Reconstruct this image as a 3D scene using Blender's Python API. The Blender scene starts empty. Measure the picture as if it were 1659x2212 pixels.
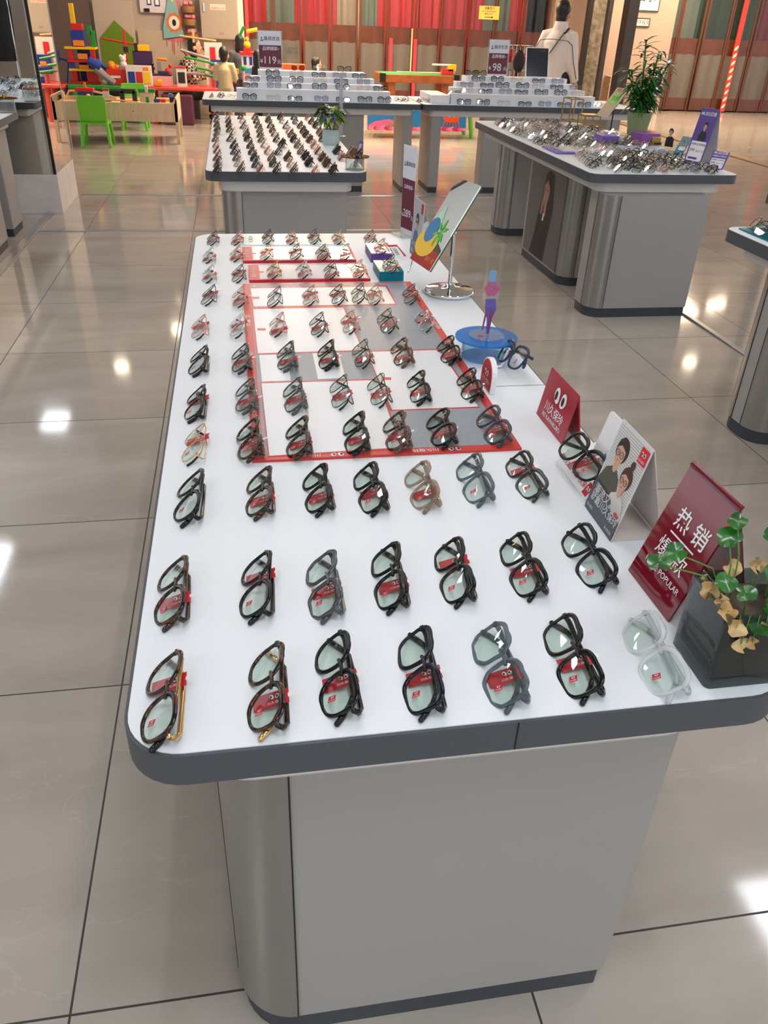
import bpy, math, random
from mathutils import Vector, Matrix
sc = bpy.context.scene
COL = sc.collection
rnd = random.Random(7)
PI = math.pi

# ------------------------------------------------------------------ camera
F_PX, YAW, PITCH, ROLL = 1724.43, 0.18518, 0.55577, 0.04055
CAM = Vector((0.3655, -0.7757, 1.4709))
PW, PH = 1659.0, 2212.0
fwd = Vector((math.sin(YAW) * math.cos(PITCH), math.cos(YAW) * math.cos(PITCH), -math.sin(PITCH)))
r0 = Vector((math.cos(YAW), -math.sin(YAW), 0)); u0 = r0.cross(fwd)
RT = math.cos(ROLL) * r0 + math.sin(ROLL) * u0
UP = -math.sin(ROLL) * r0 + math.cos(ROLL) * u0
cd = bpy.data.cameras.new('camera'); co = bpy.data.objects.new('camera', cd); COL.objects.link(co)
cd.sensor_fit = 'HORIZONTAL'; cd.sensor_width = 36; cd.lens = F_PX / PW * 36; cd.clip_start = .02; cd.clip_end = 100
m3 = Matrix((RT, UP, -fwd)).transposed()
co.matrix_world = Matrix.Translation(CAM) @ m3.to_4x4()
sc.camera = co

def at(px, py, axis=2, val=0.0):
    """point of the world plane (axis = val) that the photograph shows at pixel px, py"""
    d = RT * ((px - PW / 2) / F_PX) - UP * ((py - PH / 2) / F_PX) + fwd
    t = (val - CAM[axis]) / d[axis]
    return CAM + d * t

# ------------------------------------------------------------------ world, exposure
w = bpy.data.worlds.new('world'); sc.world = w; w.use_nodes = True
w.node_tree.nodes['Background'].inputs[0].default_value = (.96, .98, 1, 1)
w.node_tree.nodes['Background'].inputs[1].default_value = 1.1
sc.view_settings.view_transform = 'Standard'; sc.view_settings.look = 'None'
sc.view_settings.exposure = 0.0; sc.view_settings.gamma = 1; sc.view_settings.use_curve_mapping = False
try:
    sc.cycles.transparent_max_bounces = 24; sc.cycles.max_bounces = 8
    sc.cycles.caustics_reflective = False; sc.cycles.caustics_refractive = False
    sc.cycles.sample_clamp_indirect = 6
except Exception: pass

# ------------------------------------------------------------------ materials
def lin(c):
    if isinstance(c, str):
        c = [int(c[i:i + 2], 16) / 255 for i in (0, 2, 4)]
        c = [x / 12.92 if x <= .04045 else ((x + .055) / 1.055) ** 2.4 for x in c]
    return (*c[:3], 1)
MATS = {}
def mat(name, col, rough=.5, metal=0, coat=0, spec=.5, emit=0, trans=0):
    if name in MATS: return MATS[name]
    m = bpy.data.materials.new(name); m.use_nodes = True; b = m.node_tree.nodes['Principled BSDF']
    b.inputs['Base Color'].default_value = lin(col); b.inputs['Roughness'].default_value = rough
    b.inputs['Metallic'].default_value = metal; b.inputs['Coat Weight'].default_value = coat
    b.inputs['Coat Roughness'].default_value = .06; b.inputs['Specular IOR Level'].default_value = spec
    b.inputs['Transmission Weight'].default_value = trans
    if emit:
        b.inputs['Emission Color'].default_value = lin(col); b.inputs['Emission Strength'].default_value = emit
    MATS[name] = m; return m
def noisy(name, c1, c2, scale=8, rough=.5, lo=.35, hi=.65, coat=0, metal=0, stretch=(1, 1, 1), bump=0, detail=4):
    if name in MATS: return MATS[name]
    m = mat(name, c1, rough, metal, coat); nt = m.node_tree; N = nt.nodes; L = nt.links; b = N['Principled BSDF']
    tc = N.new('ShaderNodeTexCoord'); mp = N.new('ShaderNodeMapping'); mp.inputs['Scale'].default_value = stretch
    no = N.new('ShaderNodeTexNoise'); no.inputs['Scale'].default_value = scale; no.inputs['Detail'].default_value = detail
    cr = N.new('ShaderNodeValToRGB'); cr.color_ramp.elements[0].color = lin(c1); cr.color_ramp.elements[1].color = lin(c2)
    cr.color_ramp.elements[0].position = lo; cr.color_ramp.elements[1].position = hi
    L.new(tc.outputs['Object'], mp.inputs[0]); L.new(mp.outputs[0], no.inputs['Vector']); L.new(no.outputs[0], cr.inputs[0]); L.new(cr.outputs[0], b.inputs['Base Color'])
    if bump:
        bp = N.new('ShaderNodeBump'); bp.inputs['Strength'].default_value = bump; bp.inputs['Distance'].default_value = .01
        L.new(no.outputs[0], bp.inputs['Height']); L.new(bp.outputs[0], b.inputs['Normal'])
    return m
def clear(name, tint, rough=.02, refl=1.0, ior=1.5, body=0.0, bodycol=None):
    """clear sheet: tinted see-through plus mirror-like gloss, optionally a little body colour"""
    if name in MATS: return MATS[name]
    m = bpy.data.materials.new(name); m.use_nodes = True; nt = m.node_tree; N = nt.nodes; L = nt.links; N.clear()
    out = N.new('ShaderNodeOutputMaterial'); tr = N.new('ShaderNodeBsdfTransparent'); tr.inputs[0].default_value = lin(tint)
    gl = N.new('ShaderNodeBsdfGlossy'); gl.inputs['Roughness'].default_value = rough; gl.inputs[0].default_value = (refl, refl, refl, 1)
    f0 = ((ior - 1) / (ior + 1)) ** 2; lw = N.new('ShaderNodeLayerWeight'); lw.inputs[0].default_value = .5
    pw = N.new('ShaderNodeMath'); pw.operation = 'POWER'; pw.inputs[1].default_value = 4.5; fr = N.new('ShaderNodeMath'); fr.operation = 'MULTIPLY_ADD'
    fr.inputs[1].default_value = 1 - f0; fr.inputs[2].default_value = f0; mx = N.new('ShaderNodeMixShader')
    L.new(lw.outputs['Facing'], pw.inputs[0]); L.new(pw.outputs[0], fr.inputs[0]); L.new(fr.outputs[0], mx.inputs[0]); L.new(gl.outputs[0], mx.inputs[2])
    if body:
        df = N.new('ShaderNodeBsdfDiffuse'); df.inputs[0].default_value = lin(bodycol or tint)
        m2 = N.new('ShaderNodeMixShader'); m2.inputs[0].default_value = body
        L.new(tr.outputs[0], m2.inputs[1]); L.new(df.outputs[0], m2.inputs[2]); L.new(m2.outputs[0], mx.inputs[1])
    else: L.new(tr.outputs[0], mx.inputs[1])
    L.new(mx.outputs[0], out.inputs[0]); MATS[name] = m; return m

WHITE = mat('white print', 'f4f4f6', .5)
PINK_RED = mat('label red', 'c3152f', .4)
INK = mat('dark ink', '15161c', .5)
TABLE_TOP = mat('white table laminate', 'e6edf2', .5)
EDGE = mat('slate edge band', '4c5158', .45)
PED = mat('satin grey panel', 'a3a2a0', .42)
ALU = mat('brushed aluminium corner', 'a3a29f', .3, metal=.75)
SKIRT = mat('white apron', 'dcdad8', .45)
PLINTH = mat('slate plinth', '3c424a', .5)
CHROME = mat('chrome', 'e8e8ea', .04, metal=1)
MIRROR = mat('mirror glass', 'eef2ef', .01, metal=1)
BLACK = mat('black plastic', '0e1013', .35)

# ------------------------------------------------------------------ mesh builder
class MB:
    def __init__(s, M=None): s.v = []; s.f = []; s.fm = []; s.M = M or Matrix.Identity(4); s.mi = 0
    def add(s, vs, fs, M=None):
        o = len(s.v); T = s.M @ M if M is not None else s.M
        s.v += [tuple(T @ Vector(p)) for p in vs]; s.f += [tuple(i + o for i in f) for f in fs]; s.fm += [s.mi] * len(fs); return s
    def box(s, x0, x1, y0, y1, z0, z1, M=None):
        return s.add([(x0, y0, z0), (x1, y0, z0), (x1, y1, z0), (x0, y1, z0), (x0, y0, z1), (x1, y0, z1), (x1, y1, z1), (x0, y1, z1)],
                     [(3, 2, 1, 0), (4, 5, 6, 7), (0, 1, 5, 4), (1, 2, 6, 5), (2, 3, 7, 6), (3, 0, 4, 7)], M)
    def prism(s, pts, z0, z1, M=None):
        n = len(pts)
        return s.add([(x, y, z0) for x, y in pts] + [(x, y, z1) for x, y in pts],
                     [tuple(range(n))[::-1], tuple(range(n, 2 * n))] + [(i, (i + 1) % n, (i + 1) % n + n, i + n) for i in range(n)], M)
    def poly(s, pts, z=0, M=None): return s.add([(p[0], p[1], z) for p in pts], [tuple(range(len(pts)))], M)
    def loft(s, rings, closed=False, caps=True, M=None):
        n = len(rings[0]); vs = [p for r in rings for p in r]; fs = []; k = len(rings)
        for i in range(k if closed else k - 1):
            a = i * n; b = ((i + 1) % k) * n
            fs += [(a + j, a + (j + 1) % n, b + (j + 1) % n, b + j) for j in range(n)]
        if caps and not closed: fs += [tuple(range(n))[::-1], tuple(range((k - 1) * n, k * n))]
        return s.add(vs, fs, M)
    def tube(s, path, r, n=8, closed=False, M=None, flat=1.0):
        P = [Vector(p) for p in path]; k = len(P); rings = []; prev = None
        for i, p in enumerate(P):
            if closed: t = P[(i + 1) % k] - P[i - 1]
            else: t = P[min(i + 1, k - 1)] - P[max(i - 1, 0)]
            t.normalize()
            if prev is None: a = Vector((0, 0, 1)) if abs(t.z) < .9 else Vector((1, 0, 0)); prev = (a - t * a.dot(t)).normalized()
            else: prev = (prev - t * prev.dot(t)).normalized()
            b = t.cross(prev); rr = r[i] if isinstance(r, (list, tuple)) else r
            rings.append([p + (prev * math.cos(2 * PI * j / n) * flat + b * math.sin(2 * PI * j / n)) * rr for j in range(n)])
        return s.loft(rings, closed, M=M)
    def lathe(s, prof, n=24, c=(0, 0, 0), M=None):
        rings = [[(c[0] + r * math.cos(2 * PI * j / n), c[1] + r * math.sin(2 * PI * j / n), c[2] + z) for j in range(n)] for r, z in prof]
        return s.loft(rings, M=M)
    def ball(s, c, r, n=12, k=8, M=None):
        rx, ry, rz = r if isinstance(r, (tuple, list)) else (r, r, r)
        return s.loft([[(c[0] + rx * math.sin(PI * (i + .02) / (k + .04)) * math.cos(2 * PI * j / n), c[1] + ry * math.sin(PI * (i + .02) / (k + .04)) * math.sin(2 * PI * j / n), c[2] - rz * math.cos(PI * i / k)) for j in range(n)] for i in range(k + 1)], M=M)
    def text(s, body, size, M, bold=0, align='CENTER', sx=1.0):
        key = (body, bold, align)
        if key not in TXT:
            c = bpy.data.curves.new('t', 'FONT'); c.body = body; c.size = 1; c.align_x = align; c.align_y = 'CENTER'; c.offset = min(bold, .03) * .3; c.resolution_u = 3
            o = bpy.data.objects.new('t', c); COL.objects.link(o)
            me = bpy.data.meshes.new_from_object(o.evaluated_get(bpy.context.evaluated_depsgraph_get()))
            TXT[key] = ([tuple(v.co) for v in me.vertices], [tuple(q.vertices) for q in me.polygons])
            bpy.data.objects.remove(o); bpy.data.curves.remove(c); bpy.data.meshes.remove(me)
        vs, fs = TXT[key]
        return s.add([(x * size * sx, y * size, z) for x, y, z in vs], fs, M)
    def mesh(s, name, mats, smooth=False):
        me = bpy.data.meshes.new(name); me.from_pydata(s.v, [], s.f)
        for m in (mats if isinstance(mats, (list, tuple)) else [mats]): me.materials.append(m)
        me.polygons.foreach_set('material_index', s.fm)
        me.polygons.foreach_set('use_smooth', [smooth] * len(s.f)); me.update(); me.validate(); return me
    def build(s, name, mats, parent=None, smooth=False, bevel=0, seg=2, **kw):
        me = s.mesh(name, mats, smooth); o = bpy.data.objects.new(name, me); COL.objects.link(o)
        if parent: o.parent = parent
        if bevel:
            b = o.modifiers.new('bevel', 'BEVEL'); b.width = bevel; b.segments = seg; b.limit_method = 'ANGLE'; b.angle_limit = .6
            b.harden_normals = False
        if smooth:
            try: me.set_sharp_from_angle(angle=.7)
            except Exception: pass
        if kw: tag(o, **kw)
        return o
TXT = {}
def tag(o, label=None, cat=None, group=None, kind=None):
    if label: o['label'] = label
    if cat: o['category'] = cat
    if group: o['group'] = group
    if kind: o['kind'] = kind
    return o
def thing(name, loc, label, cat, rz=0, group=None, kind=None):
    o = bpy.data.objects.new(name, None); COL.objects.link(o); o.empty_display_size = .05
    o.location = loc; o.rotation_euler = (0, 0, rz); return tag(o, label, cat, group, kind)
def face(o, ux, uy):
    """frame of a sign face: x along ux, y along uy, z out of the face"""
    ux = Vector(ux).normalized(); uz = ux.cross(Vector(uy)).normalized(); uy = uz.cross(ux)
    M = Matrix((ux, uy, uz)).transposed().to_4x4(); M.translation = Vector(o); return M
def T(x, y, z=0, rz=0): return Matrix.Translation((x, y, z)) @ Matrix.Rotation(rz, 4, 'Z')
def rrect(x0, x1, y0, y1, r, n=6, radii=None):
    pts = []
    for k, (cx, cy, a0) in enumerate(((x1, y0, -PI / 2), (x1, y1, 0), (x0, y1, PI / 2), (x0, y0, PI))):
        rr = radii[k] if radii else r
        sx = -1 if k in (0, 1) else 1; sy = 1 if k in (0, 3) else -1
        for i in range(n + 1):
            a = a0 + PI / 2 * i / n; pts.append((cx + sx * rr + rr * math.cos(a), cy + sy * rr + rr * math.sin(a)))
    return pts
def eyes(mb, M, s, white=1, dark=2):
    """the two-eye mark of the red labels"""
    for k in (-1, 1):
        mb.mi = white
        pts = [(k * .34 + math.cos(a) * .25, .05 + math.sin(a) * (.36 if math.sin(a) > 0 else .3)) for a in [i * PI / 8 for i in range(16)]]
        pts = [(x - k * .1 * max(0, -(y - .05)) / .3, y) for x, y in pts]
        mb.poly([(x * s, y * s) for x, y in pts], .0004, M)
        mb.mi = dark; mb.poly([((k * .34 - .05 + math.cos(i * PI / 5) * .13) * s, (.05 + math.sin(i * PI / 5) * .2) * s) for i in range(10)], .0006, M)
    mb.mi = 0
ORD = ['first', 'second', 'third', 'fourth', 'fifth', 'sixth', 'seventh', 'eighth', 'ninth', 'tenth', 'eleventh', 'twelfth', 'thirteenth', 'fourteenth']

# ------------------------------------------------------------------ room shell
def floor_material():
    m = mat('polished floor tiles', 'a8a098', .1); nt = m.node_tree; N = nt.nodes; L = nt.links; b = N['Principled BSDF']
    geo = N.new('ShaderNodeNewGeometry'); sep = N.new('ShaderNodeSeparateXYZ'); L.new(geo.outputs['Position'], sep.inputs[0])
    def mth(op, a, bb=None, c=None):
        n = N.new('ShaderNodeMath'); n.operation = op
        for i, x in enumerate((a, bb, c)):
            if x is None: continue
            if isinstance(x, (int, float)): n.inputs[i].default_value = x
            else: L.new(x, n.inputs[i])
        return n.outputs[0]
    d = []
    for ax in (0, 1):
        q = mth('DIVIDE', sep.outputs[ax], .8); fr = mth('FRACT', q); d.append(mth('MINIMUM', fr, mth('SUBTRACT', 1, fr)))
    line = mth('LESS_THAN', mth('MINIMUM', d[0], d[1]), .0027)
    cx = mth('FLOOR', mth('DIVIDE', sep.outputs[0], .8)); cy = mth('FLOOR', mth('DIVIDE', sep.outputs[1], .8))
    cmb = N.new('ShaderNodeCombineXYZ'); L.new(mth('MULTIPLY', cx, 3.7), cmb.inputs[0]); L.new(mth('MULTIPLY', cy, 5.3), cmb.inputs[1])
    vadd = N.new('ShaderNodeVectorMath'); L.new(geo.outputs['Position'], vadd.inputs[0]); L.new(cmb.outputs[0], vadd.inputs[1])
    mp = N.new('ShaderNodeMapping'); mp.inputs['Scale'].default_value = (.8, 2.2, 1); L.new(vadd.outputs[0], mp.inputs[0])
    n1 = N.new('ShaderNodeTexNoise'); n1.inputs['Scale'].default_value = 1.9; n1.inputs['Detail'].default_value = 6; n1.inputs['Distortion'].default_value = .5; L.new(mp.outputs[0], n1.inputs['Vector'])
    r1 = N.new('ShaderNodeValToRGB'); e = r1.color_ramp.elements; e[0].position = .3; e[0].color = lin('a9a197'); e[1].position = .72; e[1].color = lin('bdb6ac'); L.new(n1.outputs[0], r1.inputs[0])
    n2 = N.new('ShaderNodeTexNoise'); n2.inputs['Scale'].default_value = 1.3; n2.inputs['Detail'].default_value = 8; n2.inputs['Distortion'].default_value = .7; L.new(mp.outputs[0], n2.inputs['Vector'])
    vein = mth('MULTIPLY', mth('LESS_THAN', mth('ABSOLUTE', mth('SUBTRACT', n2.outputs[0], .5)), .0022), .22)
    mx = N.new('ShaderNodeMixRGB'); mx.inputs[2].default_value = lin('c9c4bb'); L.new(vein, mx.inputs[0]); L.new(r1.outputs[0], mx.inputs[1])
    mx2 = N.new('ShaderNodeMixRGB'); mx2.inputs[2].default_value = lin('3a3936'); L.new(line, mx2.inputs[0]); L.new(mx.outputs[0], mx2.inputs[1])
    L.new(mx2.outputs[0], b.inputs['Base Color'])
    L.new(mth('ADD', mth('MULTIPLY', line, .5), .075), b.inputs['Roughness'])
    return m
def struct(name, mb, m, **kw):
    o = mb.build(name, m, **kw); o['kind'] = 'structure'; return o
struct('floor', MB().box(-9, 15, -5, 19, -.05, 0), floor_material())
struct('ceiling', MB().box(-9, 15, -5, 19, 3.05, 3.1), mat('ceiling paint', 'dcdad6', .8))
CREAM = noisy('cream wall paint', 'c9b6a2', 'd0beab', 3, .6)
struct('wall_back', MB().box(-9, 15, 17.6, 17.75, 0, 3.05), mat('far hall wall', '8a8276', .7))
struct('wall_left', MB().box(-6.5, -1.55, .9, 1.0, 0, 3.05), mat('clothing shop wall paint', 'b8aca2', .7))

RAIL = mat('steel floor rail', 'b9bcc0', .3, metal=.8)
struct('trim_1', MB().box(-1.16, 2.55, 5.78, 5.81, 0, .006), RAIL)
struct('trim_2', MB().box(-1.03, 4.6, 7.19, 7.22, 0, .006), RAIL)
struct('trim_3', MB().box(-1.2, -1.14, 2.0, 6.4, 0, .012), RAIL, bevel=.004)
struct('trim_4', MB().box(2.965, 3.0, .5, 7.2, 0, .01), RAIL, bevel=.004)
struct('trim_5', MB().box(7.02, 7.2, 6.0, 15.8, 0, .012), mat('brown floor strip', '6b5136', .5))

LIGHT_W = mat('cool light diffuser', 'f4f8ff', .5, emit=19)
LIGHT_T = mat('tube light diffuser', 'fff6f4', .5, emit=30)
LIGHT_Y = mat('warm fill diffuser', 'ffdfbe', .5, emit=46)
DOWN = mat('warm downlight lens', 'ffe9c8', .5, emit=40)
LFR = mat('lamp frame white', 'd8d8d8', .4)
def ceiling_light(x0, x1, y0, y1, m, label, group=None, z=3.05):
    t = thing('ceiling_light', ((x0 + x1) / 2, (y0 + y1) / 2, z), label, 'ceiling light', group=group)
    a, b = (x1 - x0) / 2, (y1 - y0) / 2
    f = MB()
    for q in ((-a - .015, -a, -b, b), (a, a + .015, -b, b), (-a - .015, a + .015, -b - .015, -b), (-a - .015, a + .015, b, b + .015)): f.box(*q, -.03, 0)
    f.build('frame', LFR, t); MB().box(-a, a, -b, b, -.024, -.002).build('diffuser', m, t)
GL = 'ceiling lights above the shop'
for x0, x1, y0, y1 in ((-2.24, -1.93, 3.64, 4.54), (-2.3, -1.99, 5.25, 6.15), (3.15, 3.46, .9, 1.8), (4.6, 4.9, 2.6, 3.5), (.5, .8, 6.5, 7.4), (4.2, 4.5, 6.5, 7.4), (.5, .8, -2.9, -2.0), (-1.8, -1.5, -1.6, -.7), (2.4, 2.7, -1.6, -.7), (.5, .8, -1.2, -.3)):  # panels around the camera and near the rear tables are added as fill
    ceiling_light(x0, x1, y0, y1, LIGHT_W, 'flat white ceiling panel light over the eyewear shop, several added as fill', GL)
for x in (.32, .86):
    for y in (.6, 2.0, 3.4): ceiling_light(x, x + .05, y, y + 1.2, LIGHT_T, 'narrow white tube light on the ceiling above the display tables', 'tube lights above the display tables')
for x, y in ((1, 14.2), (3, 15), (2.9, 12.8), (2.1, 10.8), (1.0, 11.8), (7.4, 15.2), (9.2, 15.2), (8.2, 13.0), (11.8, 9.0), (13, 12.2)):  # unseen warm fill squares, added where their floor reflections stay hidden
    ceiling_light(x - .45, x + .45, y - .45, y + .45, LIGHT_Y, 'added warm square fill light over the mall hall behind the shop', 'added warm hall fill lights')
for x, y in ((-1.48, 10.8), (-.81, 14.0), (-.76, 12.38), (7.29, 10.3), (9.2, 13.09), (9.46, 13.22), (8.63, 12.75)):
    tag(MB().lathe([(.001, -.02), (.06, -.02), (.075, -.004), (.1, 0)], 20, (x, y, 3.05)).build('downlight', DOWN), 'round recessed downlight in the hall ceiling', 'downlight', 'round downlights')

# ------------------------------------------------------------------ display tables
TT = .784
def display_table(x0, x1, y0, y1, peds, label, seam=None, r=.06, name='display_table'):
    t = thing(name, ((x0 + x1) / 2, (y0 + y1) / 2, 0), label, 'display table'); ox, oy = (x0 + x1) / 2, (y0 + y1) / 2
    def R(i, rr, j=None): return rrect(x0 - ox + (j or i), x1 - ox - (j or i), y0 - oy + i, y1 - oy - i, rr, 8)
    MB().prism(R(0, r), TT - .047, TT - .0015).build('edge_band', EDGE, t, smooth=True)
    MB().prism(R(.004, r - .004), TT - .006, TT).build('table_top', TABLE_TOP, t, smooth=True)
    MB().prism(R(.04, r, .072), TT - .103, TT - .047).build('apron', SKIRT, t, smooth=True, bevel=.006)
    for a0, a1, b0, b1, rad in peds:
        pd = MB(); pd.prism(rrect(a0 - ox, a1 - ox, b0 - oy, b1 - oy, .05, 8, rad), .055, TT - .103)
        po = pd.build('pedestal', PED, t, smooth=True)
        MB().prism(rrect(a0 - ox + .006, a1 - ox - .006, b0 - oy + .006, b1 - oy - .006, .05, 8, [max(q - .004, .004) for q in rad]), 0, .055).build('plinth', PLINTH, po, smooth=True)
        cm = MB()
        for k, (cx, cy, a) in enumerate(((a1, b0, -PI / 2), (a1, b1, 0), (a0, b1, PI / 2), (a0, b0, PI))):
            if rad[k] < .03: continue
            q = rad[k]; sx = -1 if k < 2 else 1; sy = 1 if k in (0, 3) else -1
            pts = [(cx - ox + sx * q + (q + .0015) * math.cos(a + PI / 2 * i / 10), cy - oy + sy * q + (q + .0015) * math.sin(a + PI / 2 * i / 10)) for i in range(11)]
            pin = [(cx - ox + sx * q + (q - .002) * math.cos(a + PI / 2 * i / 10), cy - oy + sy * q + (q - .002) * math.sin(a + PI / 2 * i / 10)) for i in range(10, -1, -1)]
            cm.prism(pts + pin, .056, TT - .104)
            for e, nx in ((0, 1), (10, -1)):
                px_, py_ = pts[e]; cm.mi = 1; cm.box(px_ - .0012, px_ + .0012, py_ - .0012, py_ + .0012, .056, TT - .104); cm.mi = 0
        if cm.v: cm.build('corner_profile', [ALU, INK], po, smooth=True)
    if seam:
        MB().box(seam - ox - .001, seam - ox + .001, y0 - oy - .0006, y0 - oy + .003, TT - .046, TT - .002).build('edge_seam', INK, t)
    return t
q = .095
main = display_table(.2025, 1.018, -.158, 2.252, [(.29, .925, -.085, .1, (.01, .01, .01, q)), (.29, .925, .95, 1.15, (.01, .01, .01, q)), (.29, .925, 1.95, 2.15, (.01, .01, .01, q))],
    'white topped display table covered in rows of eyeglasses, nearest to the camera', seam=.65, r=.07)
# glass sheet joint across the top and greenish glass edge on the right side
ya = at(1065, 835, val=TT).y
MB().box(.27, .4035 , ya - 1.047 - .0008, ya - 1.047 + .0008, TT - .0004, TT + .0003).build('glass_joint', INK, main)
display_table(.204, 1.025, 3.575, 6.1, [(.285, .93, 3.66, 3.86, (.01, .01, .01, q)), (.285, .93, 5.7, 5.95, (.01, .01, .01, q))],
    'white display table of dark sunglasses with a potted plant, behind the nearest table', seam=.62)
t3 = display_table(2.255, 3.135, 3.605, 6.1, [(2.335, 2.96, 3.56, 3.77, (.01, .01, .01, q)), (2.40, 2.86, 4.2, 5.02, (.01, .01, .01, q)), (2.385, 2.86, 5.6, 5.8, (.01, .01, .01, q))],
    'display table on the right crowded with wire eyeglasses, purple sign and potted plant')
display_table(2.315, 3.3, -.6, 2.35, [(2.40, 3.2, 1.9, 2.16, (.01, .01, q, q)), (2.4, 3.2, -.4, 0, (.01, .01, .01, q))],
    'display table cut off by the right edge of the photo')
display_table(.088, 2.095, 7.35, 8.22, [(.2, .28, 7.45, 8.1, (.01,) * 4), (.62, 1.56, 7.43, 7.5, (.01,) * 4), (1.93, 2.02, 7.4, 7.9, (.01,) * 4)],
    'long display table right behind the sunglasses table, under the burgundy 119 yuan sign')
display_table(2.102, 4.28, 7.35, 8.22, [(2.2, 2.3, 7.4, 7.9, (.01,) * 4), (2.72, 3.68, 7.4, 7.6, (.01,) * 4), (3.95, 4.1, 7.4, 8.1, (.01,) * 4)],
    'long display table holding the dark tablet screen and the 98 yuan sign')
display_table(-2.15, -1.2, 3.6, 6.1, [(-2.05, -1.27, 5.62, 5.93, (.01,) * 4), (-2.05, -1.25, 4.3, 5.35, (.01,) * 4)],
    'display table at the left edge, in front of the mirrored pillar', r=.02)

# ------------------------------------------------------------------ mirrored pillar on the left
pl = thing('mirrored_pillar', (-1.625, 6.81, 0), 'square pillar with mirrored sides on a white base, left of the play area', 'pillar')
MB().box(-.56, .56, -.395, .395, 0, .3).build('base', noisy('scuffed white base', 'e6e2df', 'dcd6d3', 9, .5), pl, bevel=.002)
MB().box(-.54, .54, -.375, .375, .3, 3.04).build('core', mat('pillar plaster', 'dedcd8', .6), pl)
MB().box(-.55, .545, -.39, -.376, .302, 1.95).build('mirror_panel', MIRROR, pl, label='mirror panel facing the eyewear tables')
MB().box(.541, .555, -.37, .385, .302, 3.0).build('mirror_panel', MIRROR, pl, label='mirror panel facing the aisle')
MB().box(.535, .556, -.392, -.372, .3, 3.0).build('edge_trim', BLACK, pl)
MB().box(.545, .558, .38, .395, .3, 3.0).build('edge_trim', mat('light edge trim', 'd5d2cf', .3), pl)

# ------------------------------------------------------------------ eyeglasses
CA, SA = math.cos(math.radians(40)), math.sin(math.radians(40))
def tort(name, a, b2, lo=.4, hi=.62): return noisy(name, a, b2, 90, .12, lo, hi, coat=.1)
FR = {
    'black': mat('black acetate', '08090d', .16, coat=.1, spec=.35), 'navy': mat('dark blue black acetate', '0d1120', .16, coat=.1, spec=.35),
    'tortoise': tort('tortoiseshell acetate', '120c0a', '5a2f12', .48, .7), 'brown': tort('clear brown acetate', '3d2620', '6b4a3d'),
    'crystal': clear('crystal acetate', 'eef2f4', .12, .8, 1.5, 0.24, 'ffffff'), 'greycrystal': clear('grey crystal acetate', 'a9b2b8', .12, .8, 1.5, 0.37, '6f7a84'),
    'beigecrystal': clear('beige crystal acetate', 'd9cdc4', .12, .8, 1.5, 0.37, 'b09a8c'), 'purplegrey': clear('lilac grey acetate', 'a59fb0', .12, .8, 1.5, 0.42, '5e5768'),
    'darkgreen': mat('dark green acetate', '101c1c', .14, coat=.5), 'gold': mat('gold wire', 'd8b27a', .2, metal=1), 'rose': mat('rose gold wire', 'd79a88', .22, metal=1),
    'silver': mat('silver wire', 'cfd2d6', .18, metal=1), 'gun': mat('gunmetal wire', '4c4d52', .22, metal=1), 'blackwire': mat('black wire', '111216', .25),
    'smoke': mat('smoky grey acetate', '3f4448', .15, coat=.5), 'redblack': mat('dark red wire', '4a1016', .25), 'blue': clear('blue grey acetate', '8593ad', .12, .8, 1.5, 0.47, '3c4a66')}
LENS = clear('clear coated lens', 'f0f8f2', .015, .9, 1.52)
LENSB = clear('green coated lens', 'e9f4ec', .015, .9, 1.6)
PADS = clear('silicone nose pad', 'e8e8ea', .1, 1, 1.5, .15, 'ffffff')
SHAPES = {  # exponent, half width, half height, top flare, bridge, rim radial, rim depth, temple half height
    'round': (2.15, .0245, .0228, .04, .020), 'panto': (2.5, .0255, .0225, .08, .019), 'square': (3.3, .0272, .0215, .07, .0175),
    'wide': (3.0, .028, .023, .1, .0165), 'octagon': (2.9, .0262, .0228, .03, .018), 'browline': (2.7, .026, .0210, .09, .019),
    'drop': (2.3, .0268, .0235, .16, .019), 'slim': (3.0, .0262, .0170, .04, .0175)}
def outline(shape, n):
    e, a, b, fl, br = SHAPES[shape]; pts = []
    for i in range(n):
        t = 2 * PI * i / n; c, s_ = math.cos(t), math.sin(t)
        x = a * math.copysign(abs(c) ** (2 / e), c); y = b * math.copysign(abs(s_) ** (2 / e), s_)
        if shape == 'octagon': k = round(t / (PI / 4)); x, y = x * (1 - .02 * math.cos(8 * t)), y * (1 - .02 * math.cos(8 * t))
        x *= 1 + fl * y / b; y += .0016 * (x / a) * (1 if y > 0 else .2)
        pts.append((x, y))
    return pts, br / 2 + a * 1.02, b
def LP(u, v, n, cap=None):
    """glasses-space point (along the width, up the front, out of the front) in the lying pose"""
    n2 = n - .0045 * (u / .065) ** 2
    z = v * SA + n2 * CA + .0016
    if cap is not None: z = max(z, cap)
    return (v * CA - n2 * SA, u, z)
GL_CACHE = {}
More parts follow.
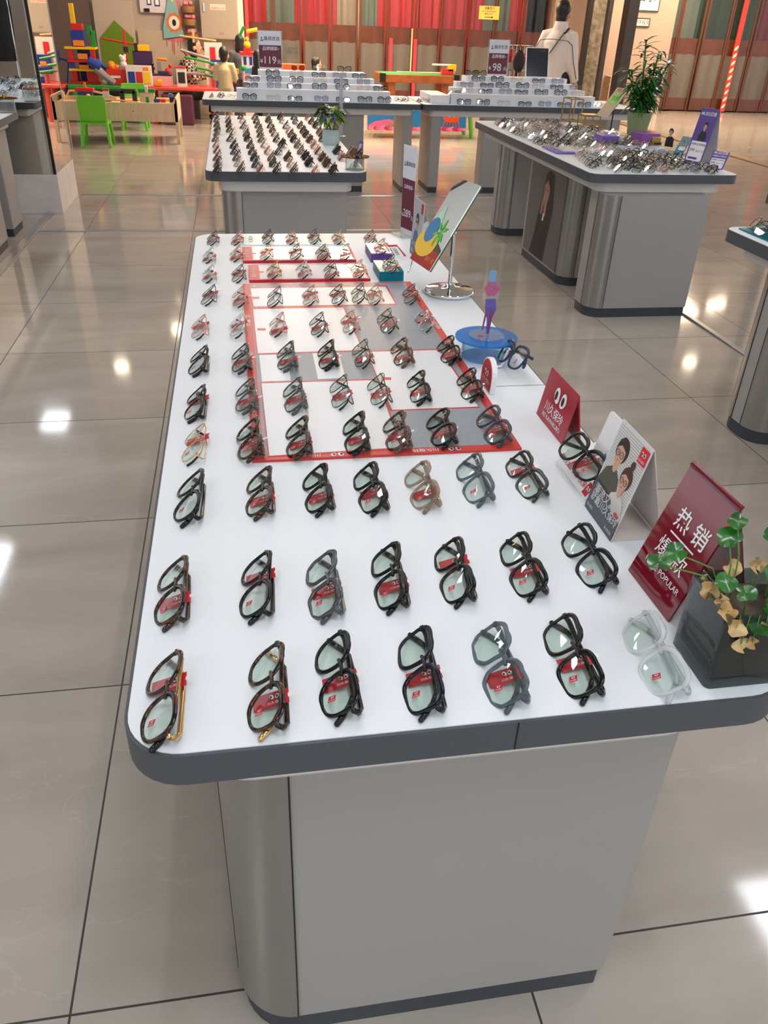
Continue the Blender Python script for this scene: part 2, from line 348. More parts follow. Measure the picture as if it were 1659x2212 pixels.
def glasses_meshes(shape, col, acetate, tcol=None, tip=None, tagpos=0, stick=True, thin=False):
    key = (shape, col, tcol, tip, tagpos, stick, thin)
    if key in GL_CACHE: return GL_CACHE[key]
    n = 40; pts, cu, b = outline(shape, n); m = FR[col]; out = []
    tr, tn = (.0026, .0021) if acetate else (.0008, .0009)
    if thin: tr, tn = .0017, .0016
    fr = MB()
    for s_ in (-1, 1):
        rings = []
        for i, (x, y) in enumerate(pts):
            xa, ya_ = pts[(i + 1) % n]; xb, yb = pts[i - 1]; tx, ty = xa - xb, ya_ - yb; l = math.hypot(tx, ty); nx, ny = ty / l, -tx / l
            k = 1.0
            if acetate: k = 1 + .45 * max(0, y / b) + (.25 if x < 0 else 0)
            if shape == 'browline': k = 2.0 if y > b * .2 else .45
            ring = []
            for j in range(8):
                a = 2 * PI * j / 8 + PI / 8; rr = tr * k
                ring.append(LP(s_ * (cu + x + nx * rr * (1 + math.cos(a)) * .95), b + y + ny * rr * (1 + math.cos(a)) * .95, tn * math.sin(a) * 1.15))
            rings.append(ring)
        fr.loft(rings, closed=True)
        ox = cu + SHAPES[shape][1] * (1 + SHAPES[shape][3]) ; hv = b * 1.62
        fr.tube([LP(s_ * (ox - .002), hv - .001, 0), LP(s_ * (ox + .004), hv, -.0005), LP(s_ * (ox + .0062), hv, -.005)], [.0028 if acetate else .0012] * 3, 8, flat=.9)
        ix = cu - SHAPES[shape][1]
    bw = .0025 if acetate else .0010
    br = [LP(u, b * (1.42 if acetate else 1.35) + .002 * (1 - (u / (ix + .003)) ** 2), .0006) for u in [(-1 + i / 4) * (ix + .0035) for i in range(9)]]
    fr.tube(br, bw, 8, flat=1.0)
    if not acetate or shape == 'browline':
        fr.tube([LP(u, b * 1.42 + .0045, .0006) for u in (-ix - .006, 0, ix + .006)], .0008, 6)
    out.append(('frame_front', fr.mesh('frame_front', m, True)))
    for s_ in (-1, 1):
        ln = MB(); rings = []
        k2 = .985
        for kk, nn in ((.02, .0014), (.6, .0008), (k2, .0), (k2, -.0011), (.6, -.0004), (.02, .0)):
            rings.append([LP(s_ * (cu + x * kk), b + y * kk, nn) for x, y in pts])
        ln.loft(rings[:3], caps=False)
        ln.add(rings[0], [tuple(range(n))])
        out.append(('lens', ln.mesh('lens', LENS if not tagpos % 2 else LENSB, True)))
    np_ = MB()
    for s_ in (-1, 1):
        if acetate: continue
        np_.tube([LP(s_ * ix, b * .98, -.001), LP(s_ * (ix - .003), b * .95, -.006), LP(s_ * (ix - .0035), b * .8, -.007)], .0005, 6)
        np_.ball(LP(s_ * (ix - .003), b * .68, -.0075), (.0028, .0018, .0042), 10, 6)
    if np_.v: out.append(('nose_pads', np_.mesh('nose_pads', PADS, True)))
    tm = FR[tcol] if tcol else m; hv = b * 1.62; ox = cu + SHAPES[shape][1] * (1 + SHAPES[shape][3]) + .0062
    for s_, dn in ((1, -.0135), (-1, -.0215)):
        L_ = 2 * ox; te = MB(); te.mi = 0
        tw = .0032 if acetate else .0011; tipr = .0038 if acetate else .0022
        path = [(s_ * ox, hv, -.005), (s_ * (ox - .003), hv, dn * .75), (s_ * (ox - .012), hv + .0005, dn), (0, hv - .001, dn - .001), (-s_ * (ox - .032), hv - .003, dn - .001)]
        bend = [(-s_ * (ox - .020), hv - .009, dn + .000), (-s_ * (ox - .008), hv - .019, dn + .002), (-s_ * (ox + .002), hv - .0265, dn + .005)]
        c3 = [LP(u, v, nn + .0045 * (u / .065) ** 2, .0035) for u, v, nn in path + bend]
        r_ = [tw * .8, tw, tw, tw * .85, tw * .8, tipr * .85, tipr, tipr * .9]
        te.tube(c3[:6], r_[:6], 8, flat=1.25)
        te.mi = 1; te.tube(c3[5:], r_[5:], 8, flat=1.1); te.ball(c3[-1], tipr * .95, 8, 6)
        out.append(('temple', te.mesh('temple', [tm, FR[tip] if tip else (tm if acetate else FR['black'])], True)))
    if tagpos:
        tg = MB(); uu = {1: -.008, 2: .024, 3: -.018, 4: -.03}[tagpos]
        P0 = [LP(uu + du, v, nn, .0022) for du, v, nn in ((-.012, .003, -.003), (.011, .0005, -.003), (.013, .041, -.019), (-.010, .0435, -.019))]
        A, Bq, C_, D_ = [Vector(q_) for q_ in P0]
        M = face((A + Bq + C_ + D_) / 4, -(D_ - A), (Bq - A)) ; hw, hh = (D_ - A).length / 2, (Bq - A).length / 2
        if M.col[2][2] < 0: M = face((A + Bq + C_ + D_) / 4, (D_ - A), (Bq - A))
        tg.prism([(-hw, -hh), (hw, -hh), (hw, hh), (-hw, hh)], -.0002, 0, M)
        M2 = M @ Matrix.Rotation(0, 4, 'Z')
        eyes(tg, M2 @ Matrix.Translation((hw * .2, hh * .25, 0)), .0105)
        tg.mi = 1; tg.text('川久保玲', .0048, M2 @ Matrix.Translation((hw * .2, -hh * .5, .0004)), .02)
        tg.prism([(hw * .95, -.003), (hw * 1.35, -.003), (hw * 1.35, .003), (hw * .95, .003)], -.0001, .0003, M)
        out.append(('price_tag', tg.mesh('price_tag', [PINK_RED, WHITE, INK])))
    if stick:
        sk = MB(); M = face(LP(-cu - .003, b * .62, .0016), (0, -1, 0), (CA, 0, SA)); M = face(LP(-cu - .003, b * .62, .0017), (0, -.86, 0) , (CA, 0, SA)) @ Matrix.Rotation(1.25, 4, 'Z')
        if M.col[2][2] < 0: pass
        sk.poly([(-.0055, -.0042), (.0055, -.0042), (.0055, .0042), (-.0055, .0042)], 0, M)
        eyes(sk, M @ Matrix.Translation((.0, .0012, 0)), .0042); sk.mi = 1; sk.text('川久保玲', .0022, M @ Matrix.Translation((0, -.0025, .0003)), .02)
        out.append(('logo_sticker', sk.mesh('logo_sticker', [PINK_RED, WHITE, INK])))
    GL_CACHE[key] = out; return out
GLN = 0
def glasses(x, y, z, rz, label, shape, col, acetate=True, group=None, **kw):
    global GLN
    t = thing('eyeglasses', (x, y, z), label, 'eyeglasses', rz, group)
    for nm, me in glasses_meshes(shape, col, acetate, **kw):
        o = bpy.data.objects.new(nm, me); COL.objects.link(o); o.parent = t
        if nm == 'price_tag': o['label'] = 'small red price tag tied to the glasses'
    return t
COLN = {'black': 'black', 'navy': 'blue-black', 'tortoise': 'dark tortoiseshell', 'brown': 'brown', 'crystal': 'clear crystal', 'greycrystal': 'grey crystal', 'beigecrystal': 'beige crystal',
        'purplegrey': 'lilac-grey', 'darkgreen': 'dark green', 'gold': 'gold wire', 'rose': 'rose-gold wire', 'silver': 'silver wire', 'gun': 'gunmetal wire', 'blackwire': 'black wire',
        'smoke': 'smoky grey', 'redblack': 'dark red wire', 'blue': 'blue-grey'}
# rows from the front: pixel centre, shape, colour, extra
b_, t_, n_ = 'black', 'tortoise', 'navy'
ROWS = [
 [(340, 1500, 'panto', t_, dict(tcol='gold', tip='black', tagpos=2)), (566, 1478, 'panto', t_, dict(tip='gold', tagpos=3)), (716, 1452, 'panto', b_, dict(tagpos=1)), (897, 1440, 'square', n_, dict(tagpos=1)), (1066, 1430, 'octagon', 'greycrystal', dict(tagpos=3)), (1225, 1410, 'square', b_, dict(tagpos=1)), (1400, 1405, 'wide', 'crystal', dict(tagpos=0))],
 [(362, 1272, 'panto', t_, dict(tagpos=3)), (545, 1258, 'panto', b_, dict(tagpos=2)), (690, 1258, 'octagon', 'smoke', dict(tagpos=1)), (832, 1238, 'square', b_, dict(tagpos=3)), (972, 1226, 'square', b_, dict(tagpos=2)), (1120, 1214, 'square', b_, dict(tagpos=1)), (1260, 1196, 'wide', n_, {})],
 [(400, 1068, 'drop', b_, {}), (553, 1058, 'panto', t_, dict(tagpos=3)), (678, 1052, 'panto', b_, dict(tagpos=3)), (792, 1050, 'square', b_, dict(tagpos=1)), (903, 1045, 'panto', 'beigecrystal', dict(tagpos=3)), (1016, 1030, 'wide', 'greycrystal', {}), (1129, 1022, 'square', 'darkgreen', dict(tagpos=2))],
 [(412, 953, 'round', 'gold', dict(tagpos=2)), (532, 945, 'panto', t_, dict(tagpos=1)), (637, 940, 'panto', t_, dict(tagpos=3)), (762, 930, 'square', b_, dict(tagpos=3)), (850, 927, 'panto', 'brown', dict(tagpos=1)), (946, 920, 'round', b_, dict(tagpos=1)), (1059, 915, 'panto', 'purplegrey', dict(tagpos=1))],
 [(416, 866, 'browline', b_, dict(tagpos=2)), (525, 850, 'panto', 'smoke', dict(tagpos=3)), (629, 850, 'octagon', 'smoke', dict(tagpos=1)), (729, 842, 'octagon', 'gun', dict(tagpos=1)), (812, 838, 'panto', 'gun', dict(tagpos=1)), (898, 832, 'browline', b_, dict(tagpos=1)), (1008, 826, 'panto', b_, dict(tagpos=1))],
 [(423, 775, 'panto', b_, dict(tagpos=0)), (515, 770, 'panto', 'darkgreen', dict(tagpos=1)), (613, 765, 'panto', 'smoke', dict(tagpos=3)), (702, 762, 'square', b_, dict(tagpos=3)), (777, 760, 'octagon', 'gun', dict(tagpos=3)), (862, 757, 'panto', 'brown', dict(tagpos=3)), (963, 752, 'panto', b_, dict(tagpos=3))],
 [(425, 703, 'round', 'rose', dict(tagpos=2)), (508, 700, 'round', 'silver', dict(tagpos=2)), (594, 697, 'round', 'rose', dict(tagpos=4)), (682, 697, 'round', 'blackwire', dict(tagpos=1)), (750, 692, 'round', 'rose', dict(tagpos=2)), (831, 690, 'octagon', 'gun', dict(tagpos=1)), (912, 688, 'round', 'silver', dict(tagpos=2))],
 [(446, 634, 'round', 'blackwire', dict(tagpos=2)), (512, 638, 'round', 'rose', dict(tagpos=1)), (588, 637, 'round', 'gun', dict(tagpos=0)), (664, 635, 'round', 'rose', dict(tagpos=2)), (725, 633, 'round', 'blackwire', dict(tagpos=2)), (770, 630, 'round', 'blackwire', dict(tagpos=0)), (804, 633, 'round', 'rose', dict(tagpos=2)), (882, 632, 'round', 'redblack', dict(tagpos=2))],
 [(446, 588, 'round', 'silver', dict(tagpos=1)), (510, 588, 'round', 'redblack', dict(tagpos=2)), (586, 580, 'round', 'gold', dict(tagpos=3)), (650, 579, 'round', 'silver', dict(tagpos=3)), (710, 580, 'panto', 'blackwire', dict(tagpos=4)), (770, 578, 'round', 'rose', dict(tagpos=3))],
 [(446, 548, 'round', 'silver', dict(tagpos=3)), (505, 545, 'round', 'rose', dict(tagpos=3)), (570, 541, 'round', 'rose', dict(tagpos=2)), (634, 541, 'round', 'blackwire', dict(tagpos=2)), (692, 543, 'round', 'blackwire', dict(tagpos=3)), (741, 541, 'round', 'rose', dict(tagpos=3))],
 [(455, 511, 'octagon', 'gun', dict(tagpos=1)), (508, 511, 'round', 'rose', dict(tagpos=1)), (573, 509, 'round', 'blackwire', dict(tagpos=2)), (624, 510, 'round', 'rose', dict(tagpos=3)), (673, 509, 'panto', 'blackwire', dict(tagpos=2)), (725, 510, 'round', 'gold', dict(tagpos=1)), (795, 510, 'round', 'redblack', dict(tagpos=2))],
]
WIRES = ('gold', 'rose', 'silver', 'gun', 'blackwire', 'redblack')
SHN = {'panto': 'rounded', 'round': 'round', 'square': 'square', 'wide': 'wide', 'octagon': 'angular', 'browline': 'browline', 'drop': 'swept'}
GRP = 'eyeglasses laid out in rows on the nearest display table'
for r, row in enumerate(ROWS):
    for c, (px, py, shape, col, kw) in enumerate(row):
        on = 0
        if 3 <= r <= 7 and c > 0: on = .006
        if r in (8, 9) and c >= 2: on = .011
        P = at(px, py, val=TT + .016 + on)
        rz = math.radians(-2 + 7 * (P.x - .6) / .4 * -.3) + rnd.uniform(-.05, .05)
        rowname = 'front row' if r == 0 else ('farthest row' if r == 10 else ORD[r] + ' row from front')
        who = ['leftmost', 'second from left', 'third from left', 'fourth from left', 'fifth from left', 'sixth from left', 'seventh from left', 'rightmost'][c]
        if c == len(row) - 1: who = 'rightmost'
        if r >= 4 and col not in WIRES: kw = dict(kw, thin=True)
        glasses(P.x - .014 * math.cos(rz), P.y, TT + on, rz, '%s %s eyeglasses, %s, %s, nearest table' % (COLN[col], SHN[shape], who, rowname), shape, col, acetate=col not in WIRES, group=GRP, **kw)
def single(px, py, z, rz, label, shape, col, ac, **kw):
    P = at(px, py, val=z + .016); return glasses(P.x - .012, P.y, z, rz, label, shape, col, ac, **kw)
single(838, 568, TT + .032, -.05, 'black wire eyeglasses lying on the teal acrylic block', 'round', 'blackwire', False, tagpos=3)
single(818, 530, TT + .032, -.05, 'rose-gold wire eyeglasses lying on the purple acrylic block', 'round', 'rose', False, tagpos=2)

# ------------------------------------------------------------------ things on the nearest table
RED = mat('mat red', 'c93a35', .35); GREYM = noisy('mat grey print', '8a939a', '949da4', 200, .4)
WHM = mat('mat white panel', 'e4e9ec', .33); LGREY = mat('light grey line', 'b9bfc4', .4)
def quad(mb, pts, z0, z1, mi):
    mb.mi = mi; P = [at(a, b, val=z1) for a, b in pts]
    mb.prism([(p.x, p.y) for p in P][::-1], z0, z1)
mb = MB(); mb.box(.3615, .8635, .5, 1.603, TT + .0003, TT + .005)
mb.mi = 1; mb.box(.382, .843, .52, 1.592, TT + .005, TT + .0053)
mb.mi = 4; mb.box(.393, .3965, .53, 1.58, TT + .0053, TT + .0055)
def framed(pts, g=3.2):
    cx = sum(p[0] for p in pts) / 4; cy = sum(p[1] for p in pts) / 4
    quad(mb, [(x + math.copysign(g, x - cx), y + math.copysign(g * .8, y - cy)) for x, y in pts], TT + .0053, TT + .0056, 0)
    quad(mb, pts, TT + .0055, TT + .0059, 2)
framed([(541, 623), (833, 619), (854, 656), (548, 662)])
framed([(547, 668), (741, 664), (783, 756), (557, 763)])
framed([(565, 828), (815, 821), (865, 966), (582, 984)])
framed([(792, 760), (949, 756), (1033, 878), (847, 885)])
quad(mb, [(560, 767), (622, 765), (628, 822), (566, 824)], TT + .0053, TT + .0058, 2)
quad(mb, [(675, 763), (732, 762), (746, 816), (687, 819)], TT + .0053, TT + .0062, 2)
for x0, y0, x1, y1 in ((545, 641, 560, 645), (556, 709, 574, 713), (824, 815, 845, 820)):
    quad(mb, [(x0, y0), (x1, y0), (x1, y1), (x0, y1)], TT + .0058, TT + .0064, 0)
for k, (x, y) in enumerate(((.68, .509), (.46, .509))):
    M = Matrix.Translation((x, y + .001, TT + .0053)) @ Matrix.Rotation(PI, 4, 'Z')
    mb.mi = 2; mb.text('川久保玲', .013, M @ Matrix.Translation((.0, 0, .0004)), .02); eyes(mb, M @ Matrix.Translation((-.055, 0, 0)), .02, 2, 3)
for y in (.62, 1.2):
    M = Matrix.Translation((.8535, y, TT + .0053)) @ Matrix.Rotation(-PI / 2, 4, 'Z')
    mb.mi = 2; mb.text('川久保玲', .015, M @ Matrix.Translation((0, 0, .0004)), .02); eyes(mb, M @ Matrix.Translation((-.06, .002, 0)), .02, 2, 3)
for y in (.7, .98, 1.25):
    M = Matrix.Translation((.3715, y, TT + .005)) @ Matrix.Rotation(PI / 2, 4, 'Z')
    mb.mi = 2; mb.text('川久保玲', .013, M @ Matrix.Translation((0, 0, .0004)), .02); eyes(mb, M @ Matrix.Translation((.05, 0, 0)), .02, 2, 3)
M = Matrix.Translation((.62, 1.597, TT + .0053)); mb.mi = 2; mb.text('川久保玲', .012, M @ Matrix.Translation((-.1, 0, .0004)), .02); mb.text('川久保玲', .012, M @ Matrix.Translation((.12, 0, .0004)), .02)
mb.build('display_mat', [RED, GREYM, WHM, INK, LGREY], label='large red bordered display mat with white panels under the middle rows of glasses', cat='display mat')

def tray(px, label, top_px):
    t = MB(); P = [at(a, b, val=TT + .01) for a, b in px]; x0 = P[0].x; x1 = (P[1].x + P[2].x) / 2; y1 = (P[0].y + P[1].y) / 2; y0 = (P[2].y + P[3].y) / 2
    t.prism(rrect(x0, x1, y0, y1, .003, 3), TT + .0003, TT + .009)
    t.mi = 1; t.box(x0 + .032, x1 - .008, y0 + .008, y1 - .006, TT + .009, TT + .0096)
    t.mi = 0; t.box(x0 + .032, x0 + .045, (y0 + y1) / 2 - .008, (y0 + y1) / 2 + .006, TT + .0096, TT + .01)
    t.mi = 1
    M = Matrix.Translation((x0 + .016, (y0 + y1) / 2, TT + .0092)) @ Matrix.Rotation(PI / 2, 4, 'Z')
    for k in (-1, 0, 1): t.text(['抗蓝光', '防', '川久保'][k + 1], .0125, M @ Matrix.Translation((k * .035, 0, .0003)), .02)
    return t.build('display_tray', [PINK_RED, mat('glossy white insert', 'eceef2', .08)], label=label, cat='display tray')
tray([(523, 533), (757, 531), (768, 560), (525, 563)], 'red edged white display tray, farther of the two on the nearest table', 0)
tray([(536, 572), (784, 569), (800, 600), (541, 605)], 'red edged white display tray, nearer of the two, beside the teal block', 0)
P = [at(a, b, val=TT) for a, b in ((522, 504), (728, 504), (742, 529), (522, 530))]
mb = MB(); mb.box(P[0].x, .74, P[3].y, 2.235, TT + .0003, TT + .0016)
mb.mi = 1
gx, gy = P[0].x + .03, (P[3].y + 2.235) / 2
for k in (-1, 1): mb.tube([(gx + .007 * math.cos(a), gy + k * .016 + .014 * math.sin(a), TT + .002) for a in [i * PI / 8 for i in range(16)]], .0008, 4, closed=True)
mb.box(gx - .006, gx + .006, gy - .045, gy - .043, TT + .0016, TT + .002); mb.box(gx - .006, gx + .006, gy + .043, gy + .045, TT + .0016, TT + .002)
mb.build('display_sheet', [mat('pale blue sheet', 'b4d5dc', .3), mat('slate line', '55707c', .4)], label='pale blue sheet with a glasses drawing at the far edge of the nearest table', cat='display sheet')

def acrylic_block(x0, x1, y0, y1, z0, z1, m, md, label):
    t = thing('acrylic_block', ((x0 + x1) / 2, (y0 + y1) / 2, z0), label, 'display block'); a, b = (x1 - x0) / 2, (y1 - y0) / 2; h = z1 - z0
    MB().prism(rrect(-a, a, -b, b, .002, 3), h - .004, h).build('top_plate', m, t)
    w_ = MB()
    for q_ in ((-a, -a + .003, -b, b), (a - .003, a, -b, b), (-a + .003, a - .003, -b, -b + .003), (-a + .003, a - .003, b - .003, b)): w_.box(*q_, .0003, h - .0046)
    w_.build('side_walls', md, t); return t
TEALC = clear('teal acrylic', '52c8d6', .12, .35, 1.5, .25, '2cc0d2'); PURC = clear('purple acrylic', 'b49ad8', .12, .35, 1.5, .25, 'a488d4')
acrylic_block(.772, .846, 1.622, 1.755, TT, TT + .03, TEALC, TEALC, 'teal acrylic block under a single pair of glasses on the nearest table')
acrylic_block(.779, .848, 1.84, 1.978, TT, TT + .03, PURC, PURC, 'purple acrylic block beside the desk mirror stand on the nearest table')
# small price card beside the purple block
P = [at(a, b, val=TT + .01) for a, b in ((836, 525), (868, 524), (884, 547), (845, 549))]
mb = MB(); M = face((P[3].x, P[3].y, TT + .001), P[2] - P[3], Vector((0, .9, .22)))
mb.prism([(0, 0), (.055, 0), (.047, .082), (-.003, .082)], -.001, 0, M)
mb.mi = 1; mb.prism([(.002, .068), (.044, .068), (.044, .080), (.0, .080)], 0, .0003, M); mb.prism([(.047, 0), (.055, 0), (.047, .082), (.044, .082)], 0, .0003, M)
mb.mi = 2
for k in range(2): mb.text('品牌镜架' if k == 0 else '防蓝光片', .0125, M @ Matrix.Translation((.013 + k * .017, .034, .0004)) @ Matrix.Rotation(PI / 2, 4, 'Z'), .03)
mb.build('price_card', [WHITE, PINK_RED, INK], label='small white and red price card lying beside the purple acrylic block', cat='price card')

def Mface(o, ux, uy): return face(o, ux, uy)
# --- upright price sign 289
SR = mat('sign burgundy', '6a2438', .3); CLR = clear('clear acrylic', 'f2f6f6', .02, 1, 1.5, .06, 'ffffff')
def logo_man(mb, M, s):
    mb.mi = 3; mb.poly([(-.5 * s, -.6 * s), (-.1 * s, -.1 * s), (.05 * s, -.3 * s), (.3 * s, -.05 * s), (.6 * s, -.6 * s)], .0003, M)
    mb.mi = 2; mb.poly([(math.cos(a) * .2 * s, .2 * s + math.sin(a) * .22 * s) for a in [i * PI / 5 for i in range(10)]], .0003, M)
def price_sign(o, ux, w_, h_, price, label, name='price_sign', base=True):
    t = thing(name, o, label, 'price sign'); ux = Vector(ux).normalized(); M = face((0, 0, 0), ux, (0, 0, 1))
    pn = MB(); pn.prism([(0, 0), (w_, 0), (w_, h_), (0, h_)], -.004, -.0012, M); pn.build('acrylic_holder', CLR, t)
    c = MB(); c.prism([(.05 * w_, .02 * h_), (.95 * w_, .02 * h_), (.95 * w_, .985 * h_), (.05 * w_, .985 * h_)], -.001, 0, M)
    c.mi = 1; c.poly([(.06 * w_, .07 * h_), (.94 * w_, .07 * h_), (.94 * w_, .63 * h_), (.06 * w_, .63 * h_)], .0003, M)
    c.mi = 2; c.text('磊叔优选', w_ * .155, M @ Matrix.Translation((w_ * .58, h_ * .79, .0005)), .025)
    logo_man(c, M @ Matrix.Translation((w_ * .18, h_ * .79, 0)), w_ * .13)
    c.mi = 0; c.text('品牌镜架◂', w_ * .15, M @ Matrix.Translation((w_ * .52, h_ * .54, .0006)), .02)
    c.text('¥', w_ * .2, M @ Matrix.Translation((w_ * .15, h_ * .22, .0006)), .02)
    c.text(price, w_ * (.42 if len(price) < 3 else .36), M @ Matrix.Translation((w_ * .47, h_ * .245, .0006)), .022); c.text('元', w_ * .17, M @ Matrix.Translation((w_ * .84, h_ * .21, .0006)), .02)
    c.build('printed_card', [mat('sign paper', 'dfe2ec', .3), SR, INK, mat('logo blue green', '2d7f93', .4)], t)
    if base:
        n_ = M.col[2].xyz; b = MB(); b.prism([(0, -.045), (w_, -.045), (w_, .03), (0, .03)], 0, .004, face((0, 0, .0003), ux, Vector((0, 0, 1)).cross(ux)))
        b.build('acrylic_foot', CLR, t)
    return t
price_sign((.951, 2.262, TT + .001), (.32, -.95, 0), .102, .307, '289', 'tall 289 yuan price sign in acrylic at the far end of the nearest table')

# --- photo poster stand behind the mirror
SKIN_P = mat('printed skin', 'd3a48c', .5); HAIR_P = mat('printed hair', '33241f', .5)
def portrait(mb, M, x, y, s, jacket, skin, hair, bun=False, glasses_=True):
    """a printed half-length figure in flat shapes; mat slots jacket, skin, hair, dark"""
    def el(cx, cy, rx, ry, k, mi, n=20, z=0):
        mb.mi = mi; mb.poly([(x + (cx + rx * math.cos(i * 2 * PI / n)) * s, y + (cy + ry * math.sin(i * 2 * PI / n)) * s) for i in range(n)], z + .0003 + k * .0001, M)
    mb.mi = jacket; mb.poly([(x + a * s, y + b * s) for a, b in ((-.75, -2), (.75, -2), (.72, -1.2), (.5, -.75), (.18, -.55), (-.18, -.55), (-.52, -.75), (-.75, -1.3))], .0002, M)
    el(0, -.45, .16, .25, 1, skin); mb.mi = skin
    if bun: el(.1, .72, .16, .18, 1, hair)
    el(.02, .13, .42, .46, 1.5, hair); el(-.03, -.02, .31, .40, 2, skin); 
    mb.mi = hair; mb.poly([(x + a * s, y + b * s) for a, b in ((-.36, .12), (-.1, .28), (.3, .16), (.38, .3), (.2, .55), (-.1, .6), (-.34, .4))], .0006, M)
    if glasses_:
        for k in (-1, 1):
            mb.mi = 3; mb.tube([M @ Vector((x + (-.05 + k * .15 + .12 * math.cos(a)) * s, y + (-.02 + .11 * math.sin(a)) * s, .0008)) for a in [i * PI / 6 for i in range(12)]], .011 * s, 4, closed=True)
    mb.mi = 3
    for k in (-1, 1): mb.poly([(x + (-.05 + k * .15 + .04 * math.cos(a)) * s, y + (-.02 + .02 * math.sin(a)) * s) for a in [i * PI / 3 for i in range(6)]], .0007, M)
    mb.poly([(x + (-.11) * s, y - .26 * s), (x + .03 * s, y - .26 * s), (x - .04 * s, y - .23 * s)], .0007, M)

t = thing('poster_stand', (.933, 1.974, TT), 'small tilted photo poster of a woman, standing behind the desk mirror', 'poster')
M = face((0, 0, .001), (.05, -1, 0), (.011, 0, .18)); mb = MB(); w_, h_ = .125, .18
mb.prism([(0, 0), (w_, 0), (w_, h_), (0, h_)], -.002, 0, M)
mb.mi = 5; mb.poly([(0, 0), (w_, 0), (w_, h_ * .25), (0, h_ * .25)], .0001, M)
portrait(mb, M, w_ * .45, h_ * .62, .045, 1, 2, 4)
mb.mi = 6; mb.poly([(w_ * .72, h_ * .8), (w_ * .93, h_ * .8), (w_ * .93, h_ * .97), (w_ * .72, h_ * .97)], .0003, M)
mb.mi = 0; mb.text('潮流又减龄', .02, M @ Matrix.Translation((w_ / 2, h_ * .2, .0009)), .02); mb.text('就戴川久保玲', .018, M @ Matrix.Translation((w_ / 2, h_ * .08, .0009)), .02)
mb.build('printed_front', [mat('poster grey', 'b8bcc0', .3), mat('poster denim', '4c6a94', .5), SKIN_P, INK, HAIR_P, mat('poster slate', '4e545e', .4), PINK_RED], t)
mb = MB(); mb.prism([(0, 0), (w_, 0), (w_, h_), (0, h_)], -.003, -.001, face((.055, 0, .001), (.05, -1, 0), (-.045, 0, .18))); mb.box(0, .055, -.125, 0, .0003, .002)
mb.build('folded_back', CLR, t)

# --- tilted desk mirror on a chrome foot
t = thing('desk_mirror', (.9595, 1.497, TT), 'tilting rectangular desk mirror on a round chrome foot', 'mirror')
MB().lathe([(.001, .0), (.071, 0), (.0735, .003), (.0735, .009), (.071, .012), (.045, .0165), (.018, .021), (.012, .026), (.001, .026)], 48).build('foot', CHROME, t, smooth=True)
MB().tube([(0, 0, .02), (0, 0, .165)], .0062, 16).build('pole', CHROME, t, smooth=True)
kb = MB(); kb.ball((0, 0, .171), .009, 16, 10); kb.build('swivel_knob', CHROME, t, smooth=True)
mc = Vector((.928, 1.495, .981)) - Vector((.9595, 1.497, TT)); mx_, my_ = Vector((.12, -.992, .047)), Vector((.518, .103, .849))
M = face(mc, mx_, my_); W2, H2 = .086, .1285
mb = MB(); mb.prism(rrect(-W2, W2, -H2, H2, .003, 3), -.003, 0, M); gl = mb.build('mirror_glass', MIRROR, t)
mb = MB(); mb.prism(rrect(-W2 - .0005, W2 + .0005, -H2 - .0005, H2 + .0005, .003, 3), -.0065, -.003, M); mb.build('backing', mat('green glass edge', '1f5a3e', .1), t)
mb = MB(); 
def art(pts, mi, z): mb.mi = mi; mb.poly(pts, z, M)
art([(-W2, -H2), (W2, -H2), (W2, -H2 + .05), (W2 * .5, -H2 + .052), (-W2, -H2 + .045)], 0, .0003)
art([(-.06 + .075 * math.cos(a) + .02, -H2 + .062 + .042 * math.sin(a)) for a in [i * PI / 12 for i in range(24)]], 1, .0005)
art([(-.05 + .04 * math.cos(a), -H2 + .1 + .038 * math.sin(a)) for a in [i * PI / 10 for i in range(20)]], 2, .0007)
art([(-.06, -.02), (-.03, -.03), (-.012, .0), (-.03, .03), (-.04, .05), (-.062, .02)], 4, .0006)
for k in range(7):
    a = -.5 + k * PI / 3.2; c_, s_ = math.cos(a), math.sin(a)
    art([(.012 , -H2 + .105), (.012 + .022 * c_ - .008 * s_, -H2 + .105 + .022 * s_ + .008 * c_), (.012 + .045 * c_, -H2 + .105 + .045 * s_ - .004), (.012 + .024 * c_ + .006 * s_, -H2 + .103 + .024 * s_ - .006 * c_)], 3, .0009)
art([(.008, -H2 + .06), (.014, -H2 + .06), (.016, -H2 + .105), (.010, -H2 + .105)], 5, .0008)
mb.mi = 6; mb.text('清凉一夏', .016, M @ Matrix.Translation((.045, -H2 + .024, .0006)), .02)
mb.build('palm_sticker', [mat('sticker red', 'a3171a', .3), mat('sticker yellow', 'eec22e', .4), mat('sticker sea blue', '2076ae', .4), mat('sticker leaf green', '3fbf3a', .4), mat('sticker pale green', 'a8dcc0', .4), mat('sticker trunk', '9a6a2a', .4), mat('sticker orange', 'f0823c', .4)], t, label='colourful beach and palm tree sticker on the lower mirror')
# chrome clip under the mirror's lower left corner and red foot piece
a, b = at(911, 570, axis=1, val=1.56), at(900, 584, axis=1, val=1.56)
mb = MB(); lo = M @ Vector((-W2 + .012, -H2 - .001, -.005)); mb.tube([lo, lo + Vector((-.004, 0, -.018)), lo + Vector((-.009, 0, -.03))], .0022, 8); mb.ball(lo + Vector((-.0095, 0, -.032)), .004, 10, 6); mb.build('tilt_handle', CHROME, t, smooth=True)

